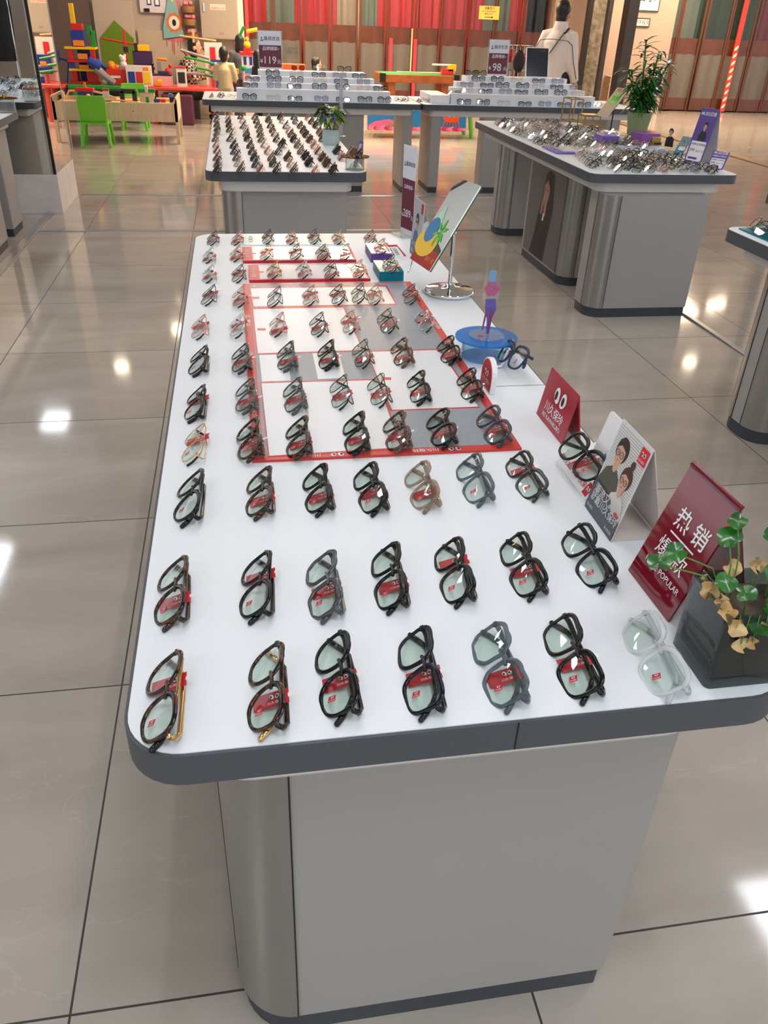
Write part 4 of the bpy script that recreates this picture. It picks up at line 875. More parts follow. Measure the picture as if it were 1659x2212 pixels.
for iy in range(36):
    y = 3.67 + iy * .067
    for ix in range(10):
        x = 2.33 + ix * .092 + rnd.uniform(-.014, .014) + (.03 if iy % 2 else 0); yy = y + rnd.uniform(-.02, .02)
        if x > 3.07 or yy > 6.02: continue
        if iy < 2 and x < 2.42: continue
        if iy % 2 == 0 and 3 < iy < 16 and ix < 2: continue
        if yy > 4.9 and rnd.random() < .25: continue
        if (x - PT.x) ** 2 + (yy - PT.y) ** 2 < .014: continue
        if 2.99 < x + .03 and 3.9 < yy < 4.15: continue
        if 3.0 < x + .02 and 3.72 < yy < 3.97: continue
        z = TT + .0006; bad = any(e[0] < x < e[1] and e[2] < yy < e[3] for e in EXC)
        for (bx, hz) in obst:
            if bx[0] + .0 < x + .02 < bx[1] and bx[2] + .04 < yy < bx[3] - .03: z = TT + hz + .0006
            elif bx[0] - .05 < x < bx[1] + .02 and bx[2] - .07 < yy < bx[3] + .07: bad = bad or not (bx[0] < x + .02 < bx[1] and bx[2] + .04 < yy < bx[3] - .03)
        if bad: continue
        spots.append((x, yy, z))
nrow = {}
for (x, yy, z) in spots:
    s_ = cl[(gi * 7 + int(yy * 50)) % 9] if yy > 4.25 or rnd.random() < .3 else cl[(gi * 5) % 2 * 5 if rnd.random() < .6 else 3]
    gi += 1; rz = rnd.uniform(-.5, .35)
    if yy < 4.12:
        rr_ = int((yy - 3.635) / .067); nrow[rr_] = nrow.get(rr_, 0) + 1
        put(simple_glasses(*s_), x - .014, yy, z, rz, '%s eyeglasses, %s from left in %s crowded row, right table' % (COLN[s_[1]], ORD[min(nrow[rr_] - 1, 12)], ORD[min(rr_, 12)]), group='eyeglasses crowded on the right display table')
    else: stuffmb.append((s_, x, yy, z, rz))
def stuff_glasses(items, label):
    allm = [FR[k] for k in FR] + [TINTS[k] for k in TINTS]; mb = MB()
    for (s_, x, yy, z, rz) in items:
        me = simple_glasses(*s_); M = T(x, yy, z, rz); idx = [allm.index(me.materials[0]), allm.index(me.materials[1])]
        o_ = len(mb.v); mb.v += [tuple(M @ v.co) for v in me.vertices]
        for p_ in me.polygons: mb.f.append(tuple(i + o_ for i in p_.vertices)); mb.fm.append(idx[p_.material_index])
    return mb.build('eyeglasses_pile', allm, smooth=True, label=label, cat='eyeglasses', kind='stuff')
stuff_glasses(stuffmb, 'dense crowd of wire eyeglasses covering the back of the right display table')
it = [(cl[rnd.randrange(9)], -1.26 - rnd.random() * .8, 3.75 + rnd.random() * 2.25, TT + .0006, rnd.uniform(-.6, .6)) for _ in range(110)]
stuff_glasses(it, 'many eyeglasses spread over the display table at the left edge')
# amber disc riser at the left table
P = at(14, 213, val=TT + .09)
t = thing('round_riser', (P.x - .01, P.y, TT), 'amber disc on a clear ring with glasses, at the left edge of the photo', 'display riser')
AM2 = clear('amber orange acrylic', 'd08a40', .03, 1, 1.5, .5, 'b8651c')
MB().lathe([(.001, .09), (.085, .09), (.085, .095), (.001, .095)], 36).build('top_disc', AM2, t, smooth=True); MB().lathe([(.06, .0005), (.06, .09), (.058, .09), (.058, .0005), (.06, .0005)], 36).build('ring_wall', CLR, t, smooth=True)
put(simple_glasses('round', 'gold', 'clear'), P.x - .02, P.y - .01, TT + .096, .3, 'gold wire glasses lying on the amber disc at the left edge')

# gold display frames
GOLD = mat('brass bar', 'a8894c', .3, metal=.9)
def cage(x0, x1, y0, y1, z0, h, label, shelf=None):
    t = thing('brass_stand', ((x0 + x1) / 2, (y0 + y1) / 2, z0), label, 'display stand'); a, b = (x1 - x0) / 2, (y1 - y0) / 2; mb = MB(); r_ = .004
    for sx in (-1, 1):
        for sy in (-1, 1): mb.box(sx * a - r_, sx * a + r_, sy * b - r_, sy * b + r_, .0005, h)
        for z in (r_, h - r_): mb.box(sx * a - r_, sx * a + r_, -b, b, z - r_ * .9, z + r_)
    for sy in (-1, 1):
        for z in (r_, h - r_): mb.box(-a, a, sy * b - r_, sy * b + r_, z - r_ * .9, z + r_)
    mb.build('frame', GOLD, t)
    if shelf: MB().box(-a, a, -b, b, h, h + .004).build('shelf', mat('brass shelf', 'b49a62', .35, metal=.7), t)
    return t
A, Bq = at(1224, 262, val=TT), at(1252, 265, val=TT)
cage(A.x, Bq.x + .02, A.y - .05, A.y + .13, TT, .17, 'taller brass wire display frame at the back of the right table')
A, Bq = at(1256, 274, val=TT), at(1300, 280, val=TT)
cage(A.x, Bq.x + .02, A.y - .05, A.y + .09, TT, .085, 'lower brass display frame with a shelf, under the narrow tilted mirror', True)
# narrow tilted mirror on a black pole
P = at(1318, 285, val=TT)
t = thing('desk_mirror', (P.x, P.y, TT), 'narrow tilted mirror with a green sticker on the right table', 'mirror')
MB().lathe([(.001, .0005), (.06, .0005), (.06, .008), (.001, .012)], 32).build('foot', CHROME, t, smooth=True); MB().tube([(0, 0, .01), (0, 0, .2)], .005, 10).build('pole', BLACK, t, smooth=True)
M = face((-.02, 0, .2), (.2, -.98, 0), (.62, .1, .78)); mb = MB(); mb.box(-.075, .075, -.12, .12, -.004, 0, M); mb.build('mirror_glass', MIRROR, t)
mb = MB(); mb.prism(rrect(-.05, .05, -.01, .07, .01, 4), .0003, .0008, M); mb.mi = 1
mb.text('优惠', .04, M @ Matrix.Translation((0, .03, .0012)), .02); mb.mi = 2; mb.text('新品上市', .026, M @ Matrix.Translation((0, .098, .0012)), .02); mb.build('stickers', [mat('sticker bright green', '55e040', .4), mat('sticker dark green', '127a2c', .4), mat('sticker orange red', 'd8452c', .4)], t)
# violet tent sign and its smaller card
def figure_sign(o, w_, h_, ux, uy, label, big=True):
    t = thing('brand_sign', o, label, 'sign'); M = face((0, 0, .001), ux, uy); mb = MB(); mb.prism([(0, 0), (w_, 0), (w_, h_), (0, h_)], -.0015, 0, M)
    mb.mi = 1; fr_ = (.30 if big else .55)
    mb.prism(rrect(w_ * .08, w_ * .92, h_ * .05, h_ * (.05 + (.36 if big else .55)), w_ * .05, 4), 0, .0009, M)
    mb.text('MUEE目臻', w_ * .19, M @ Matrix.Translation((w_ * .5, h_ * .9, .0005)), .005)
    mb.mi = 0; mb.prism(rrect(w_ * .16, w_ * .68, h_ * .08, h_ * (.12 if big else .15), w_ * .03, 3), .0009, .0012, M)
    mb.mi = 2; mb.text('年度新品 多效防蓝', w_ * .1, M @ Matrix.Translation((w_ * .5, h_ * (.35 if big else .5), .0014)), .02)
    mb.text('599', w_ * .2, M @ Matrix.Translation((w_ * .25, h_ * (.24 if big else .32), .0014)), .02)
    mb.text('防UV · 轻', w_ * .1, M @ Matrix.Translation((w_ * .68, h_ * (.23 if big else .32), .0014)), .01)
    if big: portrait(mb, M, w_ * .55, h_ * .68, w_ * .3, 2, 3 + 1, 3 - 0, glasses_=True)
    else: mb.mi = 1; mb.text('年度新品 多效防蓝', w_ * .1, M @ Matrix.Translation((w_ * .5, h_ * .72, .0014)), .02)
    mb.build('printed_front', [mat('sign violet', '5b429c', .35), WHITE, mat('printed dark suit', '1c1e2a', .5), HAIR_P, SKIN_P], t); return t, M
t, M = figure_sign((3.02, 4.063, TT), .13, .3, (.35, -.94, 0), (.061, .022, .292), 'tall violet folded sign with a man in a dark suit on the right table')
mb = MB(); M2 = face((.125, .045, .001), (.35, -.94, 0), (-.062, -.022, .292)); mb.prism([(0, 0), (.13, 0), (.13, .3), (0, .3)], -.0015, 0, M2); mb.prism([(0, 0), (.13, 0), (.13, .13), (0, .13)], 0, .0015, face((0, 0, .0005), (.35, -.94, 0), (.94, .35, 0))); mb.build('folded_back', mat('white cardboard', 'd9d9d6', .5), t)
t, M = figure_sign((3.06, 3.86, TT), .1, .1, (.55, -.83, 0), (.045, .02, .09), 'small violet card standing at the front right corner of the right table', False)
P = at(1453, 333, val=TT); t = thing('glasses_case_card', (P.x, P.y, TT), 'small turquoise card with orange print left of the tall violet sign', 'sign')
M = face((0, 0, .001), (.35, -.94, 0), (.05, .02, .09)); mb = MB(); mb.prism([(0, 0), (.075, 0), (.075, .12), (0, .12)], -.002, 0, M); mb.mi = 1; mb.text('护目\n新品', .032, M @ Matrix.Translation((.037, .085, .0005)), .02); mb.mi = 2; mb.prism(rrect(.02, .07, .03, .055, .01, 4), 0, .002, M)
mb.build('card', [mat('card turquoise', '1590b8', .35), mat('card yellow', 'd0a84a', .4), WHITE], t)
# little cut-out figure
P = at(1435, 316, val=TT + .03)
t = thing('cutout_standee', (P.x, P.y, TT + .0305), 'small cut-out of a man in black behind the white platform', 'standee')
mb = MB(); M = face((0, 0, 0), (.5, -.86, 0), (0, 0, 1)); portrait(mb, M, .03, .085, .04, 1, 0, 2); mb.mi = 1; mb.prism([(.0, 0), (.06, 0), (.058, .05), (.04, .062), (.02, .062), (.002, .05)], -.002, 0, M)
mb.mi = 0; mb.prism(rrect(.018, .042, .066, .098, .01, 4), -.002, 0, M); mb.build('printed_figure', [SKIN_P, mat('printed black suit', '14151a', .5), HAIR_P, INK], t)
P = at(1412, 312, val=TT + .03); t = thing('award_plaque', (P.x, P.y - .03, TT + .0305), 'small gold and black stepped plaque beside the cut-out figure', 'sign')
mb = MB(); mb.box(-.03, .03, -.02, .02, 0, .02); mb.box(-.03, .03, 0, .02, .02, .045); mb.build('gold_body', GOLD, t); mb = MB(); mb.box(-.025, .025, -.0205, -.02, .003, .017); mb.build('black_label', BLACK, t)

# item on the cut-off table at the right edge
P = at(1600, 492, val=TT + .006)
MB().prism(rrect(2.36, 2.62, 2.02, 2.31, .01, 4), TT + .0004, TT + .006).build('display_sheet', TEALC, label='teal acrylic sheet on the table cut off by the right edge', cat='display sheet')
for k, (px, py, c_) in enumerate(((1635, 487, 'brown'), (1652, 492, 'silver'), (1659, 505, 'gun'))):
    P = at(px, py, val=TT + .02); put(simple_glasses('panto', c_, 'clear'), P.x - .01, P.y, TT + .0065, .3 * k - .2, '%s glasses, %s from the left on the teal sheet at the right edge' % (COLN[c_], ORD[k]))
# framed portrait of a woman on the right table's middle pedestal
mb = MB(); M = face((2.3985, 4.98, .0565), (0, -1, 0), (0, 0, 1)); w_, h_ = .7, .6
mb.prism([(0, .01), (w_, .01), (w_, h_), (0, h_)], -.0005, 0, M)
def pl_(pts, mi, z): mb.mi = mi; mb.poly([(x * w_ , y * h_) for x, y in pts], z, M)
pl_([(.25, .02), (.62, .02), (.66, .3), (.72, .6), (.66, .95), (.55, .98), (.44, .93), (.4, .7), (.32, .45)], 3, .0003)
pl_([(.2, .02), (.58, .02), (.6, .2), (.62, .45), (.56, .56), (.44, .56), (.36, .45), (.28, .25)], 1, .0005)
pl_([(.47, .5), (.53, .5), (.54, .66), (.46, .66)], 2, .0007)
pl_([(.5 + .075 * math.cos(a), .76 + .13 * math.sin(a)) for a in [i * PI / 8 for i in range(16)]], 2, .0009)
pl_([(.38, .5), (.43, .5), (.46, .66), (.43, .72), (.4, .62)], 2, .001)
pl_([(.42, .8), (.5, .88), (.58, .8), (.6, .92), (.52, .98), (.44, .93)], 3, .0012)
pl_([(.455, .44), (.49, .44), (.5, .52), (.47, .52)], 4, .001)
for k in (-1, 1): mb.mi = 5; mb.poly([((.5 + k * .03 + .012 * math.cos(a)) * w_, (.77 + .008 * math.sin(a)) * h_) for a in [i * PI / 3 for i in range(6)]], .0013, M)
pl_([(.48, .70), (.52, .70), (.5, .69)], 6, .0013)
mb.build('portrait_panel', [noisy('poster backdrop grey', '5c5a5a', '686666', 2, .35), mat('poster dark coat', '25252a', .5), mat('poster face', 'a87c6c', .5), mat('poster long hair', '131113', .4), WHITE, INK, mat('poster lips', '8a3a3c', .5)], label='printed panel of a long haired woman in a dark coat, on the right table pedestal', cat='poster')

# ------------------------------------------------------------------ stepped shelves with their glasses and signs
RISER = mat('white step shelf', 'eef0f4', .4)
def steps(xs, label):
    t = thing('stepped_shelf', ((xs[0][0] + xs[0][1]) / 2, 7.9, TT), label, 'display shelf'); ox = (xs[0][0] + xs[0][1]) / 2
    for k, (x0, x1) in enumerate(xs):
        z = (.998, .957, .915, .873)[k] - TT; y = 7.83 - .13 * k
        MB().box(x0 - ox, x1 - ox, y - 7.9, (y + .1295 if k else y + .2) - 7.9, .0005 if k == 3 else .0005, z).build('step', RISER, t, bevel=.003)
steps([(.61, 1.626), (.532, 1.692), (.468, 1.755), (.396, 1.804)], 'white four-step shelf left of centre, behind the lavender plant')
steps([(2.622, 3.656), (2.493, 3.701), (2.415, 3.754), (2.39, 3.815)], 'white four-step shelf on the right, in front of the person in white')
MB().box(2.2, 2.38, 7.46, 8.0, TT + .0004, .855).build('display_block', RISER, bevel=.003, label='low white block at the left end of the 98 yuan table', cat='display block')
price_sign((.612, 7.9, .9985), (1, .0, 0), .236, .322, '119', '119 yuan price sign standing on the left stepped shelf', base=False)
price_sign((2.835, 7.9, .9985), (1, 0, 0), .22, .318, '98', '98 yuan price sign standing on the right stepped shelf', base=False)
t = thing('tablet_display', (3.235, 7.88, .9985), 'white framed dark tablet screen tilted back on the right stepped shelf', 'tablet')
M = face((0, 0, 0), (1, 0, 0), (0, .07, .27)); mb = MB(); mb.prism(rrect(0, .235, 0, .27, .008, 4), -.012, 0, M); mb.box(.03, .2, 0, .1, 0, .008); mb.build('case', WHITE, t)
mb = MB(); mb.prism(rrect(.008, .227, .012, .262, .004, 4), 0, .0008, M); mb.mi = 1; mb.text('HUAWEI', .016, M @ Matrix.Translation((.17, .24, .001)), .01); mb.build('screen', [mat('dark screen', '2a2f38', .15), mat('screen red', 'a83030', .4)], t)
RW = [[(540, 105), (703, 105), (857, 110), (1000, 118), (1135, 125)], [(400, 150), (550, 152), (703, 158), (865, 160), (1010, 165), (1165, 170)], [(388, 195), (550, 200), (688, 205), (862, 208), (1020, 212), (1165, 215), (1280, 216)], [(380, 247), (545, 250), (693, 252), (875, 260), (1025, 263), (1175, 266), (1310, 268)]]
RW2 = [[(480, 410), (628, 415), (780, 416), (950, 420), (1097, 423)], [(390, 460), (545, 465), (668, 462), (825, 460), (945, 472), (1090, 470), (1240, 475)], [(390, 513), (535, 515), (690, 515), (815, 518), (970, 522), (1120, 522), (1250, 518)], [(370, 565), (520, 568), (680, 570), (845, 574), (1000, 575), (1150, 576), (1310, 572)]]
c2 = [('panto', 'black', 'mirror'), ('square', 'black', 'mirror'), ('slim', 'navy', 'mirror'), ('octagon', 'gun', 'mirror'), ('slim', 'black', 'mirror'), ('panto', 'rose', 'clear')]
TN = ['top', 'second', 'third', 'lowest']
for si, (rw, o_, sc_) in enumerate(((RW, (420, 130), .3134), (RW2, (900, 60), .2773))):
    for k, row in enumerate(rw):
        for j, (zx, zy) in enumerate(row):
            yf = 7.83 - .13 * k - .035; P = at(o_[0] + sc_ * zx, o_[1] + sc_ * zy, axis=1, val=yf)
            z = (.957, .915, .873, TT)[k] + .0006; s_ = c2[(k * 2 + j * 5 + si) % 6]
            lab = '%s eyeglasses, %s from left on the %s step of the %s stepped shelf' % (COLN[s_[1]], ORD[j], TN[k], ('left', 'right')[si])
            put(simple_glasses(*s_, True), P.x, yf - .012, z, PI / 2, lab, group='eyeglasses shown on the stepped shelves')
def loose(pts, z, y, labf, o_, sc_, st_=True):
    for j, (zx, zy) in enumerate(pts):
        P = at(o_[0] + sc_ * zx, o_[1] + sc_ * zy, axis=1, val=y); s_ = c2[(j * 5 + 1) % 6]
        put(simple_glasses(*s_, st_), P.x, y, z + .0006, PI / 2 + (0 if st_ else rnd.uniform(-1.6, -1)), labf % (COLN[s_[1]], ORD[j]))
loose([(1035, 72)], .998, 7.9, '%s pale glasses on top of the left stepped shelf, %s one', (420, 130), .3134)
P = at(420 + .3134 * 715, 130 + 21, axis=1, val=7.9)
put(simple_glasses('wide', 'gold', 'brown', True), P.x, 7.9, .9986, PI / 2, 'gold brown sunglasses beside the 119 sign on the top shelf'); P = at(420 + .3134 * 865, 151, axis=1, val=7.9)
put(simple_glasses('panto', 'silver', 'mirror', True), P.x, 7.9, .9986, PI / 2, 'silver bluish sunglasses in front of the small dark haired child head')
for a_, z_, o_, s_, lab in (([(100, 225), (165, 220), (240, 220)], TT, (420, 130), .3134, '%s glasses lying left of the left stepped shelf, %s from left'), ([(1395, 240), (1440, 255), (1500, 245), (1535, 262), (1580, 236), (1620, 242)], TT, (420, 130), .3134, '%s glasses lying right of the left stepped shelf, %s from left'), ([(240, 500), (290, 505)], .855, (900, 60), .2773, '%s glasses on the white block beside the right stepped shelf, %s from left'), ([(1350, 530), (1400, 550), (1450, 545), (1490, 560), (1530, 555)], TT, (900, 60), .2773, '%s glasses lying right of the right stepped shelf, %s from left')):
    loose(a_, z_, 7.55, lab, o_, s_, False)
loose([(430, 362), (495, 368)], .998, 7.88, '%s clear glasses left of the 98 sign on the top step, %s one', (900, 60), .2773)

# ------------------------------------------------------------------ back of the play area
KW = 13.9
def wx(px, y=KW, py=60): return at(px, py, axis=1, val=y).x
def wz(px, py, y=KW): return at(px, py, axis=1, val=y).z
struct('wall_left_rear', MB().box(-3.4, wx(200), KW - .02, KW + .12, 0, 3.05), mat('dark brown wall', '6e5e56', .7))  # rear left wall in a darker brown base colour
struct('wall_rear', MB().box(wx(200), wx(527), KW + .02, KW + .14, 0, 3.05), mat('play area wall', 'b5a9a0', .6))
x0, x1 = wx(207), wx(291); 
MB().box(x0, x1, KW - .06, KW + .015, .0, wz(290, 2)).build('wall_panel', mat('cream board', 'bfb2a4', .5), label='tall cream board leaning behind the green house shape', cat='board', bevel=.003)
MB().box(wx(296), wx(440), KW - .03, KW + .015, 0, wz(330, 65)).build('wall_panel', mat('warm cream board', 'bfb09a', .5), label='wide low cream board behind the seated adult', cat='board', bevel=.003)
M = face((0, KW - .062, 0), (1, 0, 0), (0, 0, 1)); mb = MB()
G = lambda px, py: (at(px, py, axis=1, val=KW - .07).x, at(px, py, axis=1, val=KW - .07).z)
mb.prism([G(226, 150), G(290, 150), G(289, 83), G(247, 44), G(217, 82)], 0, .02, M)
mb.build('house_board', mat('olive green board', '6a8c22', .35), label='green house-shaped board on the cream wall of the play area', cat='board')
def wallbox(name, a, b, d, m, label, cat, y=KW, **kw):
    A = at(*a, axis=1, val=y - d); B_ = at(*b, axis=1, val=y - d); t = thing(name, ((A.x + B_.x) / 2, y, min(A.z, B_.z)), label, cat); w_ = abs(B_.x - A.x) / 2; h = abs(A.z - B_.z)
    MB().box(-w_, w_, -d, 0, 0, h).build('body', m, t, bevel=.006); return t, w_, h
t, w_, h = wallbox('wall_cabinet', (426, -60), (517, 86), .2, mat('beige metal', 'b3a795', .4), 'beige metal wall cabinet with a small notice, behind the children', 'cabinet')
MB().box(-w_ + .015, w_ - .015, -.206, -.2, .015, h - .015).build('door', mat('beige metal door', 'a49a8b', .4), t); 
mb = MB(); mb.box(-w_ + .05, -w_ + .07, -.225, -.206, h * .42, h * .55); mb.build('handle', CHROME, t)
mb = MB(); mb.box(-.13, .1, -.208, -.206, h * .45, h * .54); mb.mi = 1; mb.text('配电重地 闲人勿近', .024, face((-.015, -.2085, h * .475), (1, 0, 0), (0, 0, 1)), .02); mb.build('notice', [mat('notice pink', 'e6c8bc', .4), mat('notice red', 'b8463c', .4)], t)
MB().box(-.02, .05, -.208, -.206, .06, .09).build('vent', mat('vent grey', '8e8a80', .5), t)
MB().box(wx(507, KW - .03), wx(527, KW - .03), KW - .03, KW + .02, 0, 3.0).build('door_post', mat('white post', 'dcd3c9', .5), label='white upright post at the right end of the play area wall', cat='post')
mb = MB(); mb.tube([at(425, 80, axis=1, val=KW - .03), at(432, 95, axis=1, val=KW - .03), at(447, 118, axis=1, val=KW - .03), at(452, 150, axis=1, val=KW - .03)], .008, 6); mb.build('cable', BLACK, label='black cable hanging below the beige wall cabinet', cat='cable')
t, w_, h = wallbox('notice_board', (296, -40), (362, 29), .03, mat('notice board white', 'd9d7dc', .35), 'white notice board with framed cards high on the play area wall', 'notice board')
mb = MB(); mb.box(-w_ * .45, -w_ * .12, -.034, -.03, h * .25, h * .6); mb.box(w_ * .1, w_ * .5, -.034, -.03, h * .22, h * .6); mb.mi = 1; mb.box(-w_ * .38, -w_ * .19, -.036, -.034, h * .3, h * .55); mb.box(w_ * .17, w_ * .43, -.036, -.034, h * .27, h * .55); mb.build('framed_cards', [mat('frame blue', '27468a', .4), WHITE], t)
mb = MB(); mb.box(-w_ * .7, -w_ * .3, -.05, -.03, .01, .055); mb.build('pen_tray', BLACK, t)
# aprons and hanging baskets
t = thing('child_apron', (wx(374), KW - .05, 0), 'pale blue child apron with an orange flower badge hung on the wall', 'apron')
A = [at(a, b, axis=1, val=KW - .06) for a, b in ((362, -5), (377, -5), (399, 78), (354, 84), (352, 60))]
mb = MB(); mb.prism([(p.x - t.location.x, p.z) for p in A[::-1]], -.01, .012, face((0, 0, 0), (1, 0, 0), (0, 0, 1))); mb.build('cloth', mat('apron blue', '7fb3b4', .7), t, bevel=.006)
c = at(376, 49, axis=1, val=KW - .08); Mx = face((c.x - t.location.x, -.014, c.z), (1, 0, 0), (0, 0, 1)); mb = MB()
mb.poly([((.115 + .012 * math.cos(9 * a)) * math.cos(a), (.13 + .012 * math.cos(9 * a)) * math.sin(a)) for a in [i * PI / 18 for i in range(36)]], 0, Mx); mb.mi = 1; mb.poly([(.08 * math.cos(a), .09 * math.sin(a)) for a in [i * PI / 8 for i in range(16)]], .001, Mx); mb.mi = 2; mb.poly([(.03 * math.cos(a), .045 * math.sin(a)) for a in [i * PI / 8 for i in range(16)]], .002, Mx); mb.mi = 3; mb.poly([(-.0, .26), (.03, .30), (-.03, .30)], .001, Mx)
mb.build('flower_badge', [mat('badge orange', 'd0723a', .5), mat('badge cream', 'e6e2da', .5), INK, mat('heart yellow', 'e6d84a', .5)], t)
t = thing('child_apron', (wx(390), KW - .03, 0), 'pink child apron with dangling ties behind the pale blue apron', 'apron')
A = [at(a, b, axis=1, val=KW - .03) for a, b in ((379, -5), (386, -5), (404, 85), (390, 92), (360, 88), (355, 80))]
mb = MB(); mb.prism([(p.x - t.location.x, p.z) for p in A[::-1]], -.012, .004, face((0, 0, 0), (1, 0, 0), (0, 0, 1)))
mb.build('cloth', mat('apron pink', 'cf7f86', .7), t)
mb = MB()
for px, l in ((360, 100), (372, 112), (376, 118), (384, 100), (390, 110)):
    a, b = at(px, 86, axis=1, val=KW - .035), at(px + 1, l, axis=1, val=KW - .035); mb.tube([(a.x - t.location.x, 0, a.z), (b.x - t.location.x, 0, b.z)], .008, 5)
mb.build('ties', mat('tie pink', 'b8606c', .7), t)
BASK = noisy('woven basket', '8a6038', 'a87c50', 60, .7, stretch=(1, 1, 6))
for k, (px, py) in enumerate(((407, 18), (410, 46), (415, 78))):
    P = at(px, py, axis=1, val=KW - .09); t = thing('hanging_basket', (P.x, KW - .09, P.z - .055), 'woven wall basket with pink cloth flowers, %s of the three' % ('topmost', 'middle', 'lowest')[k], 'basket', group='wall baskets')
    MB().lathe([(.001, 0), (.085, 0), (.1, .04), (.1, .085), (.093, .085), (.09, .04), (.001, .01)], 24).build('basket', BASK, t, smooth=True); mb = MB()
    for j in range(7): mb.ball((rnd.uniform(-.06, .06), rnd.uniform(-.05, .03), .1 + rnd.uniform(0, .03)), .032, 8, 5)
    mb.build('cloth_flowers', mat('flower pink', 'e08a90', .6), t, smooth=True)
    mb = MB(); mb.tube([(-.07, 0, .08), (-.07, 0, .2)], .004, 5); mb.tube([(.07, 0, .08), (.07, 0, .2)], .004, 5); mb.build('cords', BASK, t)

# ------------------------------------------------------------------ curtains at the hall doors
BAND = noisy('brown vinyl band', '4c2611', '603118', 4, .3, coat=.3, bump=.2); STRIP = mat('brown vinyl strip', '5c2e1a', .4); CLOTH = noisy('grey quilted vinyl', '5c5751', '66615b', 3, .5, stretch=(1, 1, .3), bump=.2)
PVC = clear('clear vinyl', 'f2f4f2', .05, .7, 1.45)
def curtain(x0, x1, y, label, grp, strip_col=STRIP):
    t = thing('door_curtain', ((x0 + x1) / 2, y, 0), label, 'door curtain', group=grp); a = (x1 - x0) / 2 - .012
    def wavy(z0, z1, amp, ph): 
        n = 12; return MB().add([(-a + 2 * a * i / n, amp * math.sin(i * 1.1 + ph) - .012 * (j > 1), z) for j, z in enumerate((z0, z1)) for i in range(n + 1)] + [(-a + 2 * a * i / n, amp * math.sin(i * 1.1 + ph) + .006, z) for z in (z0, z1) for i in range(n + 1)],
            [(i, i + 1, n + 2 + i, n + 1 + i) for i in range(n)] + [(2 * n + 2 + i + 1, 2 * n + 2 + i, 3 * n + 3 + i, 3 * n + 4 + i) for i in range(n)] + [(n + 1 + i, n + 2 + i, 3 * n + 4 + i, 3 * n + 3 + i) for i in range(n)])
    ph = rnd.random() * 6
    wavy(.03, .25, .005, ph).build('lower_band', BAND, t, smooth=True); wavy(.25, 1.03, .012, ph).build('grey_cloth', CLOTH, t, smooth=True)
    wavy(1.02, 1.3, .006, ph).build('upper_band', BAND, t, smooth=True); wavy(1.3, 2.6, .016, ph).build('clear_window', PVC, t, smooth=True)
    mb = MB()
    for s_ in (-1, 1): mb.box(s_ * a - .035 * (s_ > 0) - .0, s_ * a + .035 * (s_ < 0), -.024, -.014, .03, 2.62)
    mb.build('side_strips', strip_col, t)
YC = 16.4
xs = [.62] + [1.16 + .523 * k for k in range(11)]
GC = 'clear topped vinyl door curtains across the hall'
for k in range(len(xs) - 1): curtain(xs[k], xs[k + 1], YC + .03 * (k % 2), 'brown and grey vinyl door curtain, %s from the left behind the play area' % ORD[k], GC)
xr = [8.88, 9.1, 9.62, 10.17, 10.72, 11.27, 11.82, 12.4]
for k in range(len(xr) - 1): curtain(xr[k], xr[k + 1], YC + .03 * (k % 2), 'brown and grey vinyl door curtain, %s from the left in the right doorway' % ORD[k], GC)
DRAPE = [mat('red drape', 'd83840', .5), mat('grey green drape', '7f8a80', .5), mat('dark red drape', '8a2030', .5), mat('pale drape', 'b8a898', .5), mat('dark green backdrop', '3a4a34', .5)]
pat = [0, 0, 1, 0, 0, 3, 1, 0, 0, 0, 0, 0, 1, 0, 0, 1, 0, 0, 0, 0, 1, 0, 0, 0, 2]
x = .3
for k in range(14):
    wd = (.46, .3, .52, .34, .44)[k % 5]; m_ = DRAPE[pat[k]]
    n = 8; mb = MB(); mb.prism([(x + wd * i / n, 16.75 + .025 * math.sin(i * 1.9)) for i in range(n + 1)] + [(x + wd * i / n, 16.79 + .025 * math.sin(i * 1.9)) for i in range(n, -1, -1)], .02, 2.7)
    mb.build('fabric_banner', m_, label='%s banner, %s from the left behind the clear vinyl curtains' % (m_.name, ORD[k]), cat='banner', group='fabric banners behind the door curtains'); x += wd + .002
x = 8.7
for k, (wd, mi_) in enumerate(((.3, 0), (.7, 1), (.9, 4), (.5, 4), (.4, 2), (.35, 1), (.3, 0), (.9, 4))):
    MB().prism([(x + wd * i / 8, 16.9 + .02 * math.sin(i * 1.9)) for i in range(9)] + [(x + wd * i / 8, 16.95 + .02 * math.sin(i * 1.9)) for i in range(8, -1, -1)], .02, 2.7).build('fabric_banner', DRAPE[mi_], label='%s banner, %s from left behind the right doorway curtains' % (DRAPE[mi_].name, ORD[k]), cat='banner', group='fabric banners behind the right door'); x += wd + .002
# red pieces between the left curtains, patterned ribbon on the right
for px, y_ in ((534, YC - .06), (846, YC - .04), (899, YC - .04)):
    a = at(px, 60, axis=1, val=y_); MB().box(a.x - .03, a.x + .03, y_, y_ + .02, .02, 1.12 if px > 600 else 2.6).build('red_flag', DRAPE[0], label='folded red cloth strip %s' % {534: 'beside the white post at the curtains left end', 846: 'left of the upright pool cue', 899: 'right of the upright pool cue'}[px], cat='banner')
a = at(1590, 200, axis=1, val=YC - .05); mb = MB(); mb.box(-.05, .05, -.01, .01, .02, 2.6)
mb.mi = 1
for k in range(9): mb.poly([(.05 * .8 * math.cos(b), .12 + k * .13 + .035 * math.sin(b) + .03 * math.cos(b)) for b in [i * PI / 5 for i in range(10)]], 0, face((0, -.0105, 0), (1, 0, 0), (0, 0, 1)))
o = mb.build('patterned_ribbon', [mat('ribbon red', 'd8392e', .5), mat('ribbon cream', 'e6dcc0', .5)], label='red and cream patterned cloth strip between the right door curtains', cat='banner'); o.location = (10.38, YC - .05, 0)
